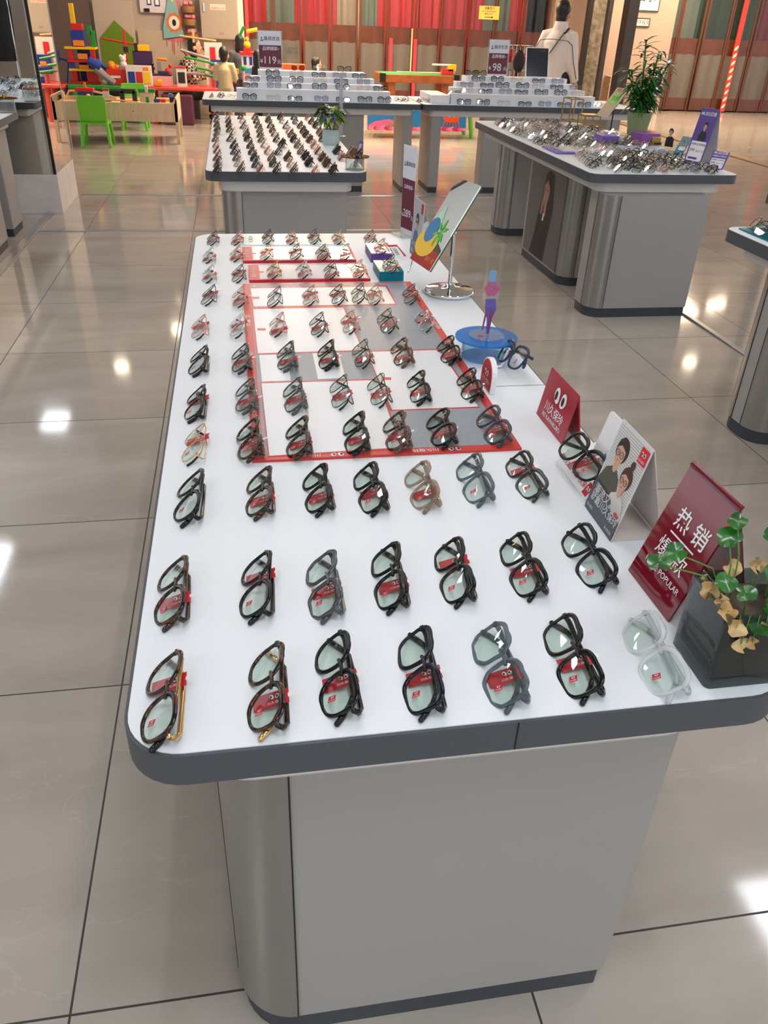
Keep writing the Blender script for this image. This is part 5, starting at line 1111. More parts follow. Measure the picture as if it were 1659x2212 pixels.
# yellow notice on the curtain
A, B_ = at(1036, 12, axis=1, val=YC - .06), at(1077, 43, axis=1, val=YC - .06)
mb = MB(); mb.box(A.x, B_.x, YC - .062, YC - .058, B_.z, A.z); mb.mi = 1; M = face(((A.x + B_.x) / 2, YC - .0625, (A.z + B_.z) / 2), (1, 0, 0), (0, 0, 1))
mb.text('温馨提示', .05, M @ Matrix.Translation((0, .07, 0)), .02); mb.text('此门不通 请从旁边门', .03, M @ Matrix.Translation((0, .02, 0)), .02); mb.text('通道由此前行', .03, M @ Matrix.Translation((0, -.02, 0)), .02)
mb.poly([(-.08, -.077), (.05, -.077), (.05, -.09), (.09, -.072), (.05, -.054), (.05, -.067), (-.08, -.067)], 0, M)
mb.build('paper_notice', [mat('yellow paper', 'e2cb5c', .5), INK], label='yellow paper notice with an arrow on the clear curtain', cat='notice')
# hall logo on a grey curtain panel
mb = MB(); c = at(625, 108, axis=1, val=YC - .04); M = face((c.x, YC - .035, c.z), (1, 0, 0), (0, 0, 1)); mb.text('Ugrand', .075, M @ Matrix.Translation((.04, .035, 0)), .02); mb.text('万达广场', .06, M @ Matrix.Translation((.04, -.035, 0)), .03)
mb.mi = 1; mb.tube([M @ Vector((-.2 + .06 * math.cos(a_), .06 * math.sin(a_), 0)) for a_ in [i * PI / 8 for i in range(11)]], .014, 5); mb.build('printed_logo', [mat('logo dark teal', '1d4a54', .5), mat('logo green', '4a8a3c', .5)], label='green and teal logo with lettering on a grey curtain panel', cat='logo')

# ------------------------------------------------------------------ walls and columns between the doorways
WY = 16.2
def seg(px0, px1, y, m, name, d=.3, py=60): return struct(name, MB().box(at(px0, py, axis=1, val=y).x, at(px1, py, axis=1, val=y).x, y, y + d, 0, 3.05), m)
struct('wall_between_doors', MB().box(6.42, 8.88, WY, WY + .3, 0, 3.05), mat('warm cream wall', 'a69080', .6))
seg(1266, 1276, 15.7, mat('dark frame', '2b2523', .4), 'trim_6', .12); seg(1309, 1318, 15.5, mat('dark frame', '2b2523', .4), 'trim_7', .12)
mcol = noisy('rough plaster', '6e6558', '9a9080', 14, .8, bump=.9)
seg(1275, 1310, 15.75, mcol, 'wall_plaster_strip', .2)
seg(1352, 1374, 14.6, mat('black column', '232022', .4), 'wall_black_column', .25)
MB().box(at(1322, 150, axis=1, val=15.9).x, at(1350, 150, axis=1, val=15.9).x, 15.9, 16.19, 0, .62).build('stacked_panels', noisy('worn stone slabs', 'b39a82', '8f7c6a', 6, .7, stretch=(1, 1, 9)), label='worn stone slabs stacked against the cream wall', cat='slabs')
def frame_pic(a, b, label, txt, size, dy=0):
    A, B_ = at(*a, axis=1, val=WY - .02), at(*b, axis=1, val=WY - .02); t = thing('framed_notice', ((A.x + B_.x) / 2, WY - .003, B_.z), label, 'framed notice'); w_, h = (B_.x - A.x) / 2, A.z - B_.z
    MB().box(-w_, w_, -.02, 0, 0, h).build('frame', mat('dark green frame', '1d3a30', .4), t); mb = MB(); mb.box(-w_ + .02, w_ - .02, -.023, -.02, .02, h - .02); mb.mi = 1; mb.text(txt, size, face((0, -.0235, h / 2), (1, 0, 0), (0, 0, 1)), .02); mb.build('sheet', [mat('framed paper', 'e2d2c4', .5), INK], t)
frame_pic((1370, 38), (1402, 59), 'small framed sign for the storage counter on the cream wall', '寄存投处', .085)
frame_pic((1370, -40), (1422, 26), 'framed landscape print high on the cream wall', '山水', .2)
P = at(1393, 245)
t = thing('steel_bin', (P.x, P.y, 0), 'round stainless steel bin with a blue sign beside the doorway', 'bin')
MB().lathe([(.001, 0), (.17, 0), (.175, .03), (.17, .05), (.17, .72), (.13, .78), (.001, .8)], 32).build('body', mat('stainless steel', 'c9b8a8', .25, metal=1), t, smooth=True)
M = face((.05, -.18, .5), (1, .1, 0), (0, 0, 1)); mb = MB(); mb.box(-.07, .07, -.13, .13, 0, .004, M); mb.mi = 1; mb.lathe([(.001, .005), (.03, .005), (.03, .006), (.001, .006)], 12, (0, .05, 0), M=M); mb.box(-.045, .045, -.06, -.03, .004, .006, M); mb.build('blue_sign', [mat('sign blue', '2748a0', .4), WHITE], t)
MB().box(5.6, 5.72, 6.85, 6.97, 0, 3.0).build('door_post', mat('bronze post', '5a4c44', .35, metal=.4), label='bronze door post at the right edge of the photo', cat='post')

# ------------------------------------------------------------------ play area furniture
PLG = mat('green plastic', '1f9a3c', .35, coat=.2); PLR = mat('red plastic', 'dc4a42', .35, coat=.2); CHG = mat('lime plastic', '6cc42a', .35, coat=.2)
def kids_table(x0, x1, m, label):
    t = thing('kids_table', ((x0 + x1) / 2, 12.87, 0), label, 'table'); a = (x1 - x0) / 2
    MB().prism(rrect(-a, a, -.29, .29, .07, 6), .44, .49).build('tabletop', m, t, smooth=True, bevel=.012)
    for sx in (-1, 1):
        for sy in (-1, 1): MB().tube([(sx * (a - .1), sy * .22, 0), (sx * (a - .1), sy * .22, .445)], [.045, .038], 12).build('leg', m, t, smooth=True)
kids_table(-1.96, -.885, PLG, 'green plastic kids table carrying the toy garage')
kids_table(-.88, .2, PLR, 'red plastic kids table beside the green kids table')
kids_table(-3.05, -1.97, PLR, 'red plastic kids table behind the mirrored pillar')
def kids_chair(P, rz, label):
    t = thing('kids_chair', (P[0], P[1], 0), label, 'chair', rz)
    prof = MB(); rings = []
    for k, (z, y, w2) in enumerate(((.26, .0, .15), (.3, .02, .155), (.4, .035, .16), (.5, .05, .165), (.56, .055, .15))): rings.append([(-w2, y - .012, z), (0, y + .012, z), (w2, y - .012, z), (w2, y - .028, z), (0, y - .006, z), (-w2, y - .028, z)])
    prof.loft(rings); prof.build('backrest', CHG, t, smooth=True, bevel=.006)
    MB().box(-.12, .12, .009, .0145, .31, .345).build('handle_slot', mat('slot shadow panel', 'a8a070', .5), t)
    MB().prism(rrect(-.16, .16, -.3, .03, .05, 5), .25, .272).build('seat', CHG, t, smooth=True)
    for sx in (-1, 1):
        for sy, y0, y1 in ((1, .0, .06), (-1, -.27, -.31)): MB().tube([(sx * .14, y0, .262), (sx * .165, y1, 0)], [.024, .018], 10).build('leg', CHG, t, smooth=True)
kids_chair((-1.29, 10.2), PI * 1.0, 'lime green kids chair in front of the wooden train table')
kids_chair((-1.0, 12.1), .0, 'lime green kids chair between the train table and green table')
# wooden train table
WD = noisy('birch plywood', 'cbb596', 'd8c4a6', 5, .5, stretch=(6, 1, 1))
t = thing('train_table', (-1.07, 10.93, 0), 'low wooden train table with raised sides and splayed legs', 'table')
a, b = .74, .38; mb = MB(); mb.box(-a, a, -b, -b + .02, .25, .46); mb.box(-a, a, b - .02, b, .25, .46); mb.box(-a, -a + .02, -b, b, .25, .52); mb.box(a - .02, a, -b, b, .25, .52); mb.build('side_boards', WD, t, bevel=.003)
MB().box(-a + .02, a - .02, -b + .02, b - .02, .4, .415).build('table_board', WD, t)
for sx in (-1, 1):
    for sy in (-1, 1): MB().box(sx * (a - .015) - .02, sx * (a - .015) + .02, sy * (b - .03) - .03, sy * (b - .03) + .03, 0, .5).build('leg', WD, t)
MB().box(-.26, -.23, -b - .001, -b, .36, .37).build('screw', INK, t); MB().box(.2, .215, -b - .001, -b, .36, .37).build('screw', INK, t)
def toy(name, P, label, parts, cat='toy', rz=0):
    t = thing(name, P, label, cat, rz)
    for nm, m, boxes in [(n_, m_, [q_]) for n_, m_, b_l in parts if n_ in ('wall', 'post', 'column', 'car', 'window') for q_ in b_l] + [p_ for p_ in parts if p_[0] not in ('wall', 'post', 'column', 'car', 'window')]:
        mb = MB()
        for q_ in boxes:
            if len(q_) == 6: mb.box(*q_)
            elif len(q_) == 4: mb.ball(q_[:3], q_[3], 10, 6)
            else: mb.tube([q_[0:3], q_[3:6]], q_[6], 8)
        mb.build(nm, m, t, bevel=.004 if len(boxes) < 6 else 0)
    return t
Y_, R_, B_c, O_, K_, GY, PP, WH = mat('toy yellow', 'f2c414', .35), mat('toy red', 'cc2a2a', .35), mat('toy blue', '1f3f9c', .35), mat('toy orange', 'f08a2a', .35), mat('toy black', '25252a', .4), mat('toy grey', '8d8a90', .4), mat('toy purple', '43265a', .4), mat('toy white', 'e2dcd8', .4)
PK = mat('toy pink', 'd8a0a8', .4); TG = mat('toy green', '1f9038', .35); LB = mat('toy light blue', '3a8ac0', .4); WT = mat('toy wood', 'd0a870', .5)
zt = .4905
toy('toy_garage', (-1.72, 12.9, zt), 'tall colourful toy garage tower on the green kids table', [
    ('floor_plate', R_, [(-.2, .2, -.15, .15, 0, .03)]), ('floor_plate', Y_, [(-.2, .22, -.15, .15, .16, .19)]), ('floor_plate', R_, [(-.2, .2, -.15, .15, .27, .3)]), ('floor_plate', Y_, [(-.22, .2, -.15, .15, .43, .46)]),
    ('wall', R_, [(.03, .19, -.12, .12, .03, .16), (-.18, -.1, -.12, .12, .03, .16), (-.19, -.12, -.14, -.06, .3, .43), (.12, .18, -.14, -.06, .3, .43)]), ('column', B_c, [(-.18, -.12, -.14, -.08, .19, .27), (.11, .17, -.14, -.08, .19, .27), (-.09, .09, .1, .14, .03, .43)]),
    ('ramp', B_c, [(-.33, -.05, -.27, -.18, -.05, .41, .014), (-.33, -.05, .31, -.18, -.05, .27, .014), (.18, -.05, .3, .34, -.05, .16, .03), (-.33, -.05, .27, -.33, -.05, .41, .014)]),
    ('tower', B_c, [(-.12, .06, -.08, .08, .46, .66)]), ('tower_cap', R_, [(-.1, .05, -.07, .07, .66, .74)]), ('tower_handle', Y_, [(-.1, -.04, -.03, .03, .74, .98)]), ('lift_sign', O_, [(-.1, .05, -.09, -.08, .47, .54), (-.05, .08, -.16, -.15, .31, .38), (-.05, .08, -.16, -.15, .19, .24)]), ('dragon', TG, [(.14, .2, -.03, .03, .46, .66), (.1, .16, -.03, .03, .6, .72)])])
P = at(258, 178, axis=1, val=12.8)
toy('toy_box', (P.x, 12.78, zt), 'red toy box filled with small orange and white toys', [('box', R_, [(-.15, .15, -.1, .1, 0, .2)]), ('label', WH, [(-.12, .04, -.103, -.1, .09, .12)]), ('contents', O_, [(-.15, -.02, 0, .0, .0, .24, .03), (-.08, .0, .24, .06), (.0, 0, .22, .04)]), ('white_horse', WH, [(.09, 0, .26, .05), (.09, 0, .33, .045), (.06, 0, .36, .025), (.12, 0, .37, .02)]), ('grey_base', GY, [(.03, .14, -.04, .05, .19, .24)])])
toy('toy_crane', (P.x + .11, 13.12, zt), 'red toy tower crane behind the red toy box', [('mast', R_, [(-.015, .015, -.015, .015, 0, .68)]), ('jib', R_, [(-.32, .02, .56, .14, .0, .5, .014)]), ('counterweight', K_, [(.12, .17, -.02, .02, .42, .52)]), ('cab', K_, [(-.035, .035, -.03, .03, .4, .47)])])
P = at(307, 110, axis=1, val=13.15)
toy('toy_case', (P.x, 13.15, zt), 'dark purple toy case with a yellow lid on the green table', [('case', PP, [(-.14, .14, -.03, .03, .1, .42)]), ('yellow_lid', Y_, [(-.1, .1, -.04, .04, .42, .5)]), ('foot', PP, [(-.14, .14, -.08, .08, 0, .1)])])
P = at(303, 182, axis=1, val=12.65)
toy('sorting_panel', (P.x, 12.66, zt), 'white sorting toy with blue, red and yellow panels on the green table', [('frame', WH, [(-.18, .18, -.02, .02, 0, .26)]), ('panel', B_c, [(-.155, -.06, -.026, -.02, .03, .18)]), ('panel', R_, [(-.045, .045, -.026, -.02, .03, .18)]), ('panel', Y_, [(.06, .155, -.026, -.02, .03, .18)]), ('badge', O_, [(.06, .14, -.026, -.02, .2, .24)])])
P = at(232, 182, axis=1, val=12.65)
toy('toy_slide', (P.x - .02, 12.69, zt), 'grey and blue toy slide between the garage and red box', [('slide', GY, [(-.12, 0, .2, .12, 0, .02, .05)]), ('side', B_c, [(-.2, 0, .3, -.05, 0, .22, .06)])])
P = at(352, 182, axis=1, val=12.8)
toy('toy_cash_register', (P.x, 12.8, zt), 'pink and black toy cash register on the red table', [('body', PK, [(-.2, .14, -.12, .12, 0, .13)]), ('keys', K_, [(-.38, -.2, -.14, .1, 0, .03), (-.2, .14, -.11, .12, .13, .15)]), ('screen', WH, [(-.4, -.22, -.06, .08, .03, .14)]), ('scanner', PP, [(-.05, .1, -.05, .05, .15, .19)])])
P = at(394, 184, axis=1, val=12.68)
toy('toy_fuel_pump', (P.x, 12.68, zt), 'small red and white toy fuel pump on the red table', [('pump', WH, [(-.07, .07, -.04, .04, 0, .24)]), ('window', K_, [(-.05, .05, -.045, -.04, .05, .19)]), ('roof', R_, [(-.08, .07, -.05, .05, .24, .26)])])
P = at(344, 150, axis=1, val=13.0)
toy('toy_tower', (P.x, 13.05, zt), 'grey and yellow toy tower behind the toy cash register', [('tower', GY, [(-.03, .03, -.03, .03, 0, .3)]), ('arm', O_, [(-.02, 0, .33, .12, 0, .32, .02)]), ('figure', K_, [(-.1, .1, .2, .03), (-.1, 0, .26, .03)]), ('red_robot', R_, [(.12, 0, .17, .05), (.16, 0, .24, .03)])])
P = at(342, 178, axis=1, val=12.6)
toy('toy_car', (P.x, 12.62, zt), 'small yellow toy car at the front edge of the red table', [('body', O_, [(-.05, .05, -.03, .03, .01, .06)]), ('cab', Y_, [(-.01, .05, -.028, .028, .06, .09)])])
P = at(440, 165, axis=1, val=12.9)
toy('toy_race_track', (P.x, 12.85, zt), 'green and grey toy race track on red posts, on the red table', [('track', TG, [(-.25, -.1, .38, .2, -.1, .3, .016), (.0, -.1, .16, .3, -.1, .12, .02), (-.1, -.12, .25, .1, -.12, .22, .018)]), ('track', GY, [(-.3, 0, .46, .1, 0, .36, .02), (-.28, -.1, .18, .02, -.1, .16, .02), (-.02, -.1, .24, .26, -.1, .2, .018)]), ('post', R_, [(-.28, -.25, -.1, -.07, 0, .2), (.12, .15, -.1, -.07, 0, .14), (-.26, .04, .44, -.18, .04, .34, .016)]), ('car', O_, [(.12, .2, -.12, -.06, .22, .27)]), ('car', B_c, [(.18, .26, -.14, -.08, .0, .08)])])
P = at(450, 100, axis=1, val=13.2)
toy('toy_shelf', (P.x, 13.1, zt), 'wooden toy rack with coloured boxes between the adult and the child', [('rail', WT, [(-.4, 0, .63, .12, 0, .58, .014), (-.22, -.19, -.01, .01, .55, .72)]), ('back_board', WH, [(-.06, .2, .0, .02, .0, .56)]), ('cards', R_, [(.02, .1, -.01, .0, .32, .5)]), ('blue_box', B_c, [(.02, .2, -.06, -.01, .1, .34)])])
P = at(506, 140, axis=1, val=11.9)
t = toy('toy_microphone_stand', (P.x, 12.0, .0), 'orange toy drum and pink microphone on a stand behind the cream sweater child', [('stand', PP, [(-.02, .02, -.02, .02, 0, .6)]), ('orange_drum', O_, [(-.06, .06, -.05, .05, .72, .78), (0, 0, .6, 0, 0, .72, .02)]), ('microphone', PK, [(.12, 0, .5, .12, 0, .76, .02)]), ('mic_head', TG, [(.12, 0, .79, .04)])])
P = at(535, 120, axis=1, val=12.2)
toy('toy_castle', (P.x, 12.25, 0), 'tall toy castle with red roof and coloured pinwheel beside the 119 sign', [('column', WH, [(-.07, .07, -.07, .07, 0, .75)]), ('blue_balcony', LB, [(-.12, .12, -.1, .1, .72, .78)]), ('keep', WH, [(-.09, .09, -.07, .07, .78, .94)]), ('window', B_c, [(-.06, -.02, -.075, -.07, .82, .92), (.02, .06, -.075, -.07, .82, .92)]), ('red_roof', R_, [(-.11, .11, -.09, .09, .94, .98), (-.05, .05, -.05, .05, .98, 1.02)]), ('knob', Y_, [(0, 0, 1.06, .05), (0, 0, 1.13, .03)]), ('pinwheel', TG, [(-.1, 0, 1.16, -.03, 0, 1.28, .02)]), ('pinwheel', Y_, [(0, 0, 1.22, .15, 0, 1.25, .025)])])
# toys on the train table
toy('toy_station', (-.71, 10.95, .4155), 'white toy station with a green roof on the train table', [('house', mat('station cream', 'e0d6b4', .5), [(-.09, .09, -.04, .04, 0, .13)]), ('roof', TG, [(-.1, .1, -.05, .05, .13, .17)]), ('clock_gable', WH, [(-.02, .02, -.055, .0, .13, .2)]), ('door', TG, [(-.02, .02, -.045, -.04, 0, .08)])])
toy('toy_tunnel', (-.93, 10.85, .4155), 'dark grey toy tunnel beside the toy station', [('tunnel', K_, [(-.1, -.05, -.05, .05, 0, .15), (.05, .1, -.05, .05, 0, .15), (-.09, .09, -.05, .05, .12, .17)])])
toy('toy_shop', (-1.58, 11.0, .4155), 'small red and blue toy shop on the train table behind the chair', [('walls', B_c, [(.02, .2, -.05, .05, 0, .12)]), ('roof', R_, [(.0, .22, -.07, .07, .12, .16)]), ('chimney', O_, [(.1, .13, 0, .03, .16, .22)])])
toy('toy_sign', (-1.2, 10.85, .4155), 'white and red toy sign board in the middle of the train table', [('board', WH, [(-.04, .04, -.01, .01, .05, .17)]), ('post', WH, [(-.01, .01, -.01, .01, 0, .05)]), ('red_title', R_, [(-.04, .04, -.012, -.01, .14, .17)])])
toy('toy_train', (-.55, 10.8, .4155), 'blue and red toy train at the right end of the train table', [('engine', B_c, [(-.07, 0, -.03, .03, .01, .07)]), ('wagon', R_, [(.01, .07, -.03, .03, .01, .07)]), ('funnel', K_, [(-.05, 0, .07, -.05, 0, .1, .01)])])
toy('toy_train', (-1.38, 10.82, .4155), 'teal and grey toy train between the toy shop and sign board', [('engine', LB, [(-.02, .1, -.03, .03, .01, .07)]), ('wagon', GY, [(.12, .24, -.03, .03, .01, .06)]), ('lamp', Y_, [(-.03, 0, .08, .03)])])
toy('toy_car', (-.4, 10.98, .4155), 'black and blue toy vehicle on the corner of the train table', [('body', K_, [(-.04, .04, -.03, .03, .01, .08)]), ('blue_cab', LB, [(-.05, 0, -.03, .03, .08, .12)])])
mb = MB(); tr_ = [(-1.75, 11.15, .43), (-1.7, 11.22, .52), (-1.45, 11.22, .53), (-1.25, 11.15, .5), (-1.1, 11.0, .46), (-.95, 11.15, .44), (-.7, 11.2, .45), (-.4, 11.2, .45), (-.38, 10.8, .44), (-.7, 10.68, .44), (-1.0, 10.68, .47), (-1.3, 10.66, .48), (-1.6, 10.7, .44)]
mb.tube(tr_, .016, 6, flat=.6); mb.build('toy_rail_track', WT, label='wooden toy rail loop on the train table', cat='toy', smooth=True)
# purple cube, cardboard boxes, pool table, aquarium print table
P = at(376, 262)
MB().prism(rrect(-.66, -.22, 12.5, 12.9, .03, 4), 0, .40).build('cube_stool', mat('purple vinyl', '5a2846', .4), bevel=.02, label='purple cube stool under the red kids table', cat='stool')
MB().box(.22, .55, 13.25, 13.55, 0, .38).build('cardboard_box', noisy('brown cardboard', '5a4030', '6a4c38', 6, .7), label='brown cardboard box in the dark behind the red table', cat='box')
MB().box(-1.9, -1.0, 13.35, 13.8, 0, .36).build('storage_box', mat('dark teal box', '23383c', .6), label='dark storage box under the green kids table', cat='box')
t = thing('pool_table', (3.17, 13.0, 0), 'small wooden toy pool table in front of the grey curtains', 'pool table'); WN = noisy('orange brown wood', '8a4c22', 'a05c2c', 8, .4, stretch=(1, 6, 1))
mb = MB(); mb.box(-.6, .6, -.33, .33, .62, .73); mb.build('body', WN, t, bevel=.01); MB().box(-.56, .56, -.29, .29, .725, .735).build('green_cloth', mat('pool cloth', '1d8a3c', .8), t); 
mb = MB(); 
for s_ in (-1, 1): mb.box(s_ * .57 - .04, s_ * .57 + .04, -.345, -.25, .62, .74)
mb.build('corner_caps', BLACK, t)
for sx in (-1, 1):
    for sy in (-1, 1): MB().box(sx * .42 - .05, sx * .42 + .05, sy * .24 - .05, sy * .24 + .05, 0, .62).build('leg', WN, t)
CUE = mat('cue maple', 'd8c49c', .35)
A, B_ = at(892, 62, axis=1, val=13.2), at(888, 150, axis=1, val=13.2)
MB().tube([(A.x, 13.24, A.z), (B_.x, 13.24, B_.z), (B_.x, 13.24, .737)], [.01, .012, .013], 8).build('pool_cue', CUE, smooth=True, label='pale pool cue standing upright behind the pool table', cat='pool cue')
MB().tube([(2.85, 12.9, .752), (3.75, 12.86, .752)], [.008, .012], 8).build('pool_cue', CUE, smooth=True, label='pool cue lying across the green pool table', cat='pool cue')
t = thing('aquarium_play_table', (2.9, 11.75, 0), 'play table with a printed blue undersea picture and green legs, seen between pedestals', 'play table')
MB().box(-.72, .74, -.28, .3, .3, .42).build('box_body', WD, t)
mb = MB(); M = face((-.7, -.282, .10), (1, 0, 0), (0, 0, 1)); mb.prism([(0, 0), (1.42, 0), (1.42, .58), (0, .58)], -.02, 0, M @ Matrix.Diagonal((1, .55, 1, 1))); M = M @ Matrix.Diagonal((1, .55, 1, 1))
for k in range(26):
    mb.mi = 1 + k % 3; x = .03 + k * .055; r_ = rnd.uniform(.04, .08); mb.poly([(min(max(x + r_ * math.cos(b), 0.001), 1.419), max(.05 + r_ * math.sin(b) * .9, .001)) for b in [i * PI / 5 for i in range(10)]], .001 + k * .0002, M)
mb.mi = 1; mb.poly([(0, .05), (.3, .05), (.42, .2), (.3, .26), (.1, .2), (0, .1)], .0005, M)
mb.mi = 4
for k in range(8): mb.poly([(.28 + k * .03, .08), (.3 + k * .03, .08), (.3 + k * .033, .2 + .03 * (k % 2))], .007, M)
mb.mi = 5; mb.poly([(1.2 + .12 * math.cos(b), .32 + .11 * math.sin(b)) for b in [i * PI / 8 for i in range(16)]], .008, M)
for k in range(6): mb.poly([(1.1 + k * .035, .26), (1.13 + k * .035, .26), (1.08 + k * .05, .1)], .0085, M)
mb.mi = 0; mb.mi = 6; mb.poly([(.62 + .07 * math.cos(b), .52 + .055 * math.sin(b)) for b in [i * PI / 8 for i in range(16)]], .008, M)
mb.mi = 7
for x, y in ((.1, .4), (.2, .46), (.5, .4), (1.17, .35), (1.24, .35)): mb.poly([(x + .016 * math.cos(b), y + .018 * math.sin(b)) for b in [i * PI / 5 for i in range(10)]], .0095, M)
mb.build('undersea_picture', [mat('print sea blue', '1a7fc0', .4), mat('print pink', 'e46a9c', .4), mat('print coral', 'f08aa8', .4), mat('print magenta', 'c8306c', .4), mat('print weed', '8aa24c', .4), mat('print orange red', 'e8502a', .4), mat('print lime', '9ab838', .4), WHITE], t)
MB().box(-.74, .62, -.3, -.26, .06, .10).build('bottom_rail', WD, t)
for sx, c_ in ((-.6, WD), (.78, CHG)):
    for sy in (-.2, .25): MB().tube([(sx, sy, .41), (sx + (.06 if sx > 0 else 0), sy, 0)], [.035, .03], 8).build('leg', c_, t)
P = at(632, 145, axis=1, val=11.6)
MB().box(-.17, .17, -.05, .05, 0, .09).build('toy_case', mat('orange plastic', 'ef6a2c', .35), bevel=.01, label='orange plastic case behind the left stepped shelf', cat='toy')
bpy.data.objects['toy_case.001' if 'toy_case.001' in bpy.data.objects else 'toy_case'].location = (P.x, 11.6, P.z - .05)
struct_o = MB().box(P.x - .25, P.x + .25, 11.5, 11.7, 0, P.z - .051).build('low_cabinet', WD, label='low wooden cabinet carrying the orange case behind the left shelf', cat='cabinet')
P = at(985, 190, axis=1, val=11.0); 
toy('toy_truck', (3.62, 12.8, .7365), 'small red, white and yellow toy truck left of the right stepped shelf', [('body', R_, [(-.1, .08, -.05, .05, 0, .08)]), ('cab', Y_, [(.0, .12, -.05, .05, .05, .14)]), ('wing', WH, [(-.25, 0, .13, .05, 0, .13, .015)])])

# ------------------------------------------------------------------ clothing shop seen in the pillar mirror
t = thing('clothes_rail', (-2.7, 1.9, 0), 'chrome clothes rail with black garments, seen in the pillar mirror', 'clothes rail')
mb = MB(); mb.tube([(-.7, 0, 0), (-.7, 0, 1.75), (.5, 0, 1.75), (.5, 0, 0)], .014, 10); mb.build('rail', CHROME, t, smooth=True)
CB = mat('black cloth', '141416', .8)
for k, xx in enumerate((-3.05, -2.8, -2.55, -2.3)):
    t = thing('hanging_garment', (xx, 1.9, 0), '%s black garment hanging on the chrome clothes rail' % ORD[k], 'garment', rz=.2)
    mb = MB(); mb.loft([[(r_ * math.cos(a_) * .5, r_ * math.sin(a_), z) for a_ in [i * PI / 6 for i in range(12)]] for r_, z in ((.17, .85), (.2, 1.1), (.22, 1.4), (.2, 1.55), (.05, 1.66))]); mb.build('shirt', CB, t, smooth=True)
    mb = MB(); mb.tube([(0, 0, 1.66), (0, 0, 1.735)], .004, 6); mb.build('hanger', CHROME, t)
MB().box(-2.08, -1.86, 1.5, 1.6, 0, 2.9).build('white_drape', noisy('white cloth', 'e2dcd2', 'cfc8be', 3, .8, stretch=(20, 1, 1)), label='white fabric drape beside the clothes rail', cat='drape')
MB().box(-3.6, -1.8, 2.3, 3.3, 0, .006).build('floor_mat', noisy('red printed mat', 'c8342c', 'e6b0a8', 2, .7), label='red printed floor mat in front of the clothes rail', cat='mat')
MB().lathe([(.001, 0), (.09, 0), (.11, .24), (.1, .24), (.08, .02), (.001, .02)], 20, (-2.1, 1.95, .007)).build('white_pot', WHITE, label='small white pot under the clothes rail', cat='pot', smooth=True)

# ------------------------------------------------------------------ people
SKIN = mat('skin', 'c99878', .5); HAIR = mat('black hair', '141113', .45)
def remesh(mb, name, m, parent, vox=.012, smooth=3):
    me = mb.mesh('tmp', m, True); o = bpy.data.objects.new('tmp', me); COL.objects.link(o)
    r_ = o.modifiers.new('r', 'REMESH'); r_.mode = 'VOXEL'; r_.voxel_size = vox; s_ = o.modifiers.new('s', 'SMOOTH'); s_.iterations = smooth; s_.factor = .5
    me2 = bpy.data.meshes.new_from_object(o.evaluated_get(bpy.context.evaluated_depsgraph_get())); bpy.data.objects.remove(o); bpy.data.meshes.remove(me)
    me2.name = name; me2.materials.clear(); me2.materials.append(m); me2.polygons.foreach_set('use_smooth', [True] * len(me2.polygons))
    o = bpy.data.objects.new(name, me2); COL.objects.link(o); o.parent = parent; return o
def ringloft(mb, secs):
    mb.loft([[(cx + rx * math.cos(a), cy + ry * math.sin(a), z) for a in [i * PI / 10 for i in range(20)]] for cx, cy, z, rx, ry in secs])
